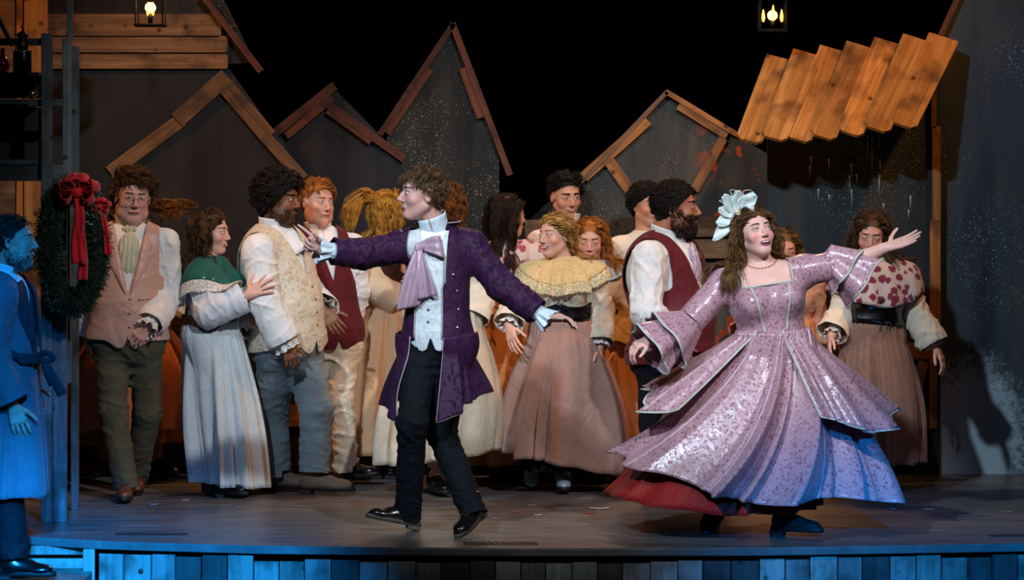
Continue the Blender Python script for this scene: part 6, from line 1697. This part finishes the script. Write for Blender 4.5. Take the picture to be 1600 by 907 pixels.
h.skirt(MBR, h.tl(0, 0, .082), (.136, .114), V(.03, 0, .16), (.255, .25), pleat=.024, kf=9, gather=40, prof=1.35, wob=.03)
h.skirt(M_BLACK, h.tl(0, 0, -.28), (.14, .12), V(.03, 0, .10), (.18, .17), pleat=.006, name='underskirt', push=.004, wob=0)
h.cuffs(M_CREAM, (0, 1), .04, .033, .048, amp=.008)
for i in (0, 1): h.shoe(i, 0, 0, M_BLEATHER)

# ---- the lady in the pink gown
h = Human('lady in a swirling pink satin gown and feather flower hat with arms spread', 1190, .55, '#e3b6a6')
h.pose(head=(1180, 366, .0), hh=.246, hyaw=22, hpitch=16, hroll=-6, neck=(1190, 418, .03), sh=((1132, 444, 0), (1252, 424, 0)), el=((1078, 502, -.08), (1325, 412, .0)), wr=((1018, 530, -.16), (1383, 388, -.06)),
       pelvis=(1212, 560), tyaw=6, kn=((1160, 690, 0), (1225, 690, -.05)), an=((1114, 808, .06), (1228, 806, -.12)), g=1.15, gd=1.18, bust=1.4, arm=1.15, jowl=0, hw=1.04, neckr=.056, waist=.95)
h.body(hands=(dict(d=(-.85, -.2, -.35), n=(.1, .3, -1), t=(-.2, -.9, -.2), curl=(35, 40, 25), sc=.98), dict(d=(.9, -.1, .30), n=(-.2, -.5, .85), t=(-.2, -.3, .9), curl=(4, 6, 5), sc=1.0, spread=.12, thumb=(.35, .85, .2))), openm=.8, paint=dict(blush=1.0, lid=.6))
h.face(mouth='wide', smile=.35, eye=.35, brow='#3a2a1c', lip='#a8485a', gap=.75)
MPK = cloth('pink_brocade_satin', '#b48f98', .25, .1, .08, pattern='brocade', pcol='#8a5c68', pscale=30, satin=.22, weave=1500, bump=.05, fold=.06)
MTR = cloth('mint_braid', '#b9c4b4', .6, .2)
L = h.L
S = h.torso()
for i in (0, 1): S.cone(h.sh[i], h.el[i], .066, .062, k=.04)
m = sdf_mesh(S, .0075, .010, lambda P: .003 * noise(P, 26, 81), smooth=2)
def neckline(P):
    u, f, v = h.tc(P); return np.where(np.abs(u) < .125, L * (.80 if True else 0) + np.where(f < .0, .12, 0) - v + 0 * u, 1.0)
gown_cuts = [neckline, lambda P: np.where(np.linalg.norm(P - h.N, axis=1) < .09, -1.0, 1.0), lambda P: h.tc(P)[2] - .118]
for i in (0, 1):
    d = nrm(h.el[i] - h.sh[i]); gown_cuts.append(lambda P, d=d, w=h.el[i]: np.maximum((w - P) @ d, np.linalg.norm(P - w, axis=1) - .14))
m = cut_by(m, *gown_cuts); bod = mesh_obj('bodice', m[0], m[1], MPK, h.root, solid=.004)
h.Sshirt = S; h.shirt_off = .010
def on(uv, off=.016): return pts_on(S, h.H, h.TM, uv, off, .5)
edge_tube(h, on([(u, L * .80) for u in np.linspace(-.125, .125, 24)]), .0055, MTR, bod, 'neck_trim')
for e in (-1, 1):
    edge_tube(h, on([(e * .125, v) for v in np.linspace(L * .80, L * 1.0, 8)], .014), .0055, MTR, bod, 'neck_trim')
    edge_tube(h, on([(e * lerp(.095, .055, t), lerp(L * .80, .13, t)) for t in np.linspace(0, 1, 18)]), .0055, MTR, bod, 'seam_trim')
# flounced sleeves
for i in (0, 1):
    ax = nrm(h.wr[i] - h.el[i]); upv = V(0, 0, 1)
    if i == 1: ax = nrm(V(.85, -.05, -.40))
    for k, (st, r0, r1, ln) in enumerate(((-.02, .066, .150, .17), (.03, .062, .135, .22)) if i == 0 else ((-.13, .064, .125, .14), (-.09, .062, .150, .20))):
        dn = lambda th: .055 * np.cos(th)
        o = h.ring('sleeve_flounce', MPK, h.el[i] + ax * st + V(0, 0, -.012), ax + V(0, 0, -.18), r0, r1, ln, 5, .016, n=90, m=12, upv=V(0, 1, 0) if i else V(0, 1, 0), endf=None, ell=.85, seed=k + 3 * i, solid=.003)
        vs = np.array([v.co for v in o.data.vertices]).reshape(12, 90, 3)
        edge_tube(h, np.concatenate([vs[-1], vs[-1][:1]]), .0055, MTR, o, 'flounce_trim')
# skirts
wc = h.tl(0, 0, .13); hx = W(1178, 0, .55)[0] - h.o[0]
cosp = lambda th: np.clip(-np.cos(th), 0, 1)
h.skirt(MPK, wc, (.142, .122), V(hx, 0, .215), (.700, .52), pleat=.036, kf=11, gather=36, n=320, m=50, prof=.92, lowp=.9, wob=.05, twist=.7, name='gown_skirt',
        lift=lambda th: .17 * cosp(th) ** 2 + .02 * np.sin(5 * th) - .03 * np.clip(np.cos(th), 0, 1))
G = h.grid_pts; gs = [o for o in h.root.children if o.name.startswith('gown_skirt')][-1]
n_ = G.shape[1]
for px in (-1.35, -.85, -.35, -2.1):
    k = int((px % (2 * np.pi)) / (2 * np.pi) * n_); edge_tube(h, G[:, k] + nrm(V(math.cos(px), math.sin(px), .2)) * .004, .005, cloth('pale_satin_piping', '#c4aab8', .3), gs, 'seam_piping')
h.skirt(cloth('red_taffeta', '#8e1f1c', .6, .1, .1), h.tl(0, 0, .0), (.14, .12), V(W(1112, 0, .55)[0] - h.o[0], .0, .130), (.51, .41), pleat=.018, kf=11, n=180, m=24, prof=.95, name='red_underskirt', lift=lambda th: .06 * cosp(th), push=.005)
# overskirt panels open at the front
for nm, arc, hemc, rh, hz in (('overskirt_panel', (-np.pi / 2 - .55, -np.pi / 2 - 2.5), W(1130, 0, .55)[0] - h.o[0], (.36, .30), .66), ('overskirt_panel', (-np.pi / 2 + .25, -np.pi / 2 + 2.5), W(1250, 0, .55)[0] - h.o[0], (.40, .34), .56)):
    h.skirt(MPK, wc + V(0, 0, .012), (.152, .132), V(hemc, -.02, hz), rh, pleat=.030, kf=8, gather=24, n=70, m=26, prof=1.0, arc=arc, name=nm, wob=.03,
            flare=lambda th, t: .05 * t, lift=(lambda th: .10 * np.cos(th - (-np.pi / 2)) * (-1) * 0 + .05 * np.sin(3 * th)))
    g_ = h.grid_pts; o = [q for q in h.root.children if q.name.startswith('overskirt_panel')][-1]
    for q in (g_[:, 0], g_[-1]): edge_tube(h, q, .0055, MTR, o, 'panel_trim')
b = MB()
th = np.linspace(-.1, math.pi + .1, 60)
# necklace
nk = h.N + V(0, 0, .022); ring = [nk + h.TM[:, 0] * (math.cos(a) * .072) + h.TM[:, 1] * (math.sin(a) * .072 + .01) - V(0, 0, .012 + .020 * math.sin(a)) for a in th]
ring = np.array(ring); d_ = h.Sbody.ev(ring); ring = ring + h.Sbody.grad(ring) * (.003 - d_)[:, None]
b.tube(ring, .0013, 5)
for q in ring[8:-8:4]: b.lathe(q - V(0, 0, .004), [(.001, -.003), (.0035, 0), (.001, .003)], 6)
b.build('necklace', M_BRASS, h.root, True)
h.longhair(HLB, n=1500, length=.36, wave=.014, freq=.85, extra=S, back=.55, grav=.24, front=.074, braid=False, margin=(.003, .016))
# flower hat
MPE = cloth('pale_mint_organza', '#cfe0da', .6, .3, .05)
fc = empty('flower_hat', h.hl(-.060, -.010, .115), parent=h.root)
def petal(ang, ln, wd, cup, tip=0):
    t = np.linspace(0, 1, 14)[:, None]; u = np.linspace(-1, 1, 11)[None]
    w = wd * np.sin(np.pi * np.clip(t, 0.03, 1) ** .75 * (.92 if not tip else .98)) ** .7
    X = ln * t + 0 * u; Yv = w * u; Z = cup * (t ** 2) - .25 * cup + .35 * wd * u ** 2 * (1 - t) + .006 * np.sin(9 * t + 4 * u)
    ca, sa = math.cos(ang), math.sin(ang)
    E1, E2, E3 = nrm(V(ca * .95, -.15, sa)), nrm(V(-sa, -.1, ca)), nrm(V(-.25, -.85, .3))
    P = X[..., None] * E1 + Yv[..., None] * E2 + Z[..., None] * E3
    mesh_obj('petal', P.reshape(-1, 3), gridF(14, 11), MPE, fc, solid=.002)
for a_, ln, wd, cup in ((.75, .125, .042, .03), (1.5, .10, .036, .05), (2.3, .10, .036, .05), (3.1, .09, .032, .05), (.1, .09, .032, .06)): petal(a_, ln, wd, cup)
petal(3.98, .19, .034, .02, 1); petal(3.7, .12, .034, .04)
b = MB()
for a_ in (1.2, 1.9, 2.6): b.tube(spline([V(0, -.02, 0), V(math.cos(a_) * .06, -.05, math.sin(a_) * .07), V(math.cos(a_) * .10 - .01, -.05, math.sin(a_) * .115), V(math.cos(a_) * .12 + .02, -.05, math.sin(a_) * .12)], 12), np.linspace(.0025, .0012, 12), 5)
b.build('feather', MPE, fc, True)
Vt, F = sdf_mesh(SDF().ell((0, -.025, 0), (.016, .014, .016)), .004); mesh_obj('flower_centre', Vt, F, cloth('cream_stamen', '#e0d6a8', .8), fc)
MBT = plain('dark_suede_boot', '#120c0b', .7)
h.shoe(0, -20, -20, MBT, name='boot', shaft=.12, heel=.03, sc=.98); h.shoe(1, 62, 0, MBT, name='boot', shaft=.12, heel=.03, sc=.98)
for i in (0, 1):
    S2 = SDF().cone(h.kn[i], h.an[i], .06, .045); Vt, F = sdf_mesh(S2, .01, .004); mesh_obj('stocking', Vt, F, M_BLACK, h.root)
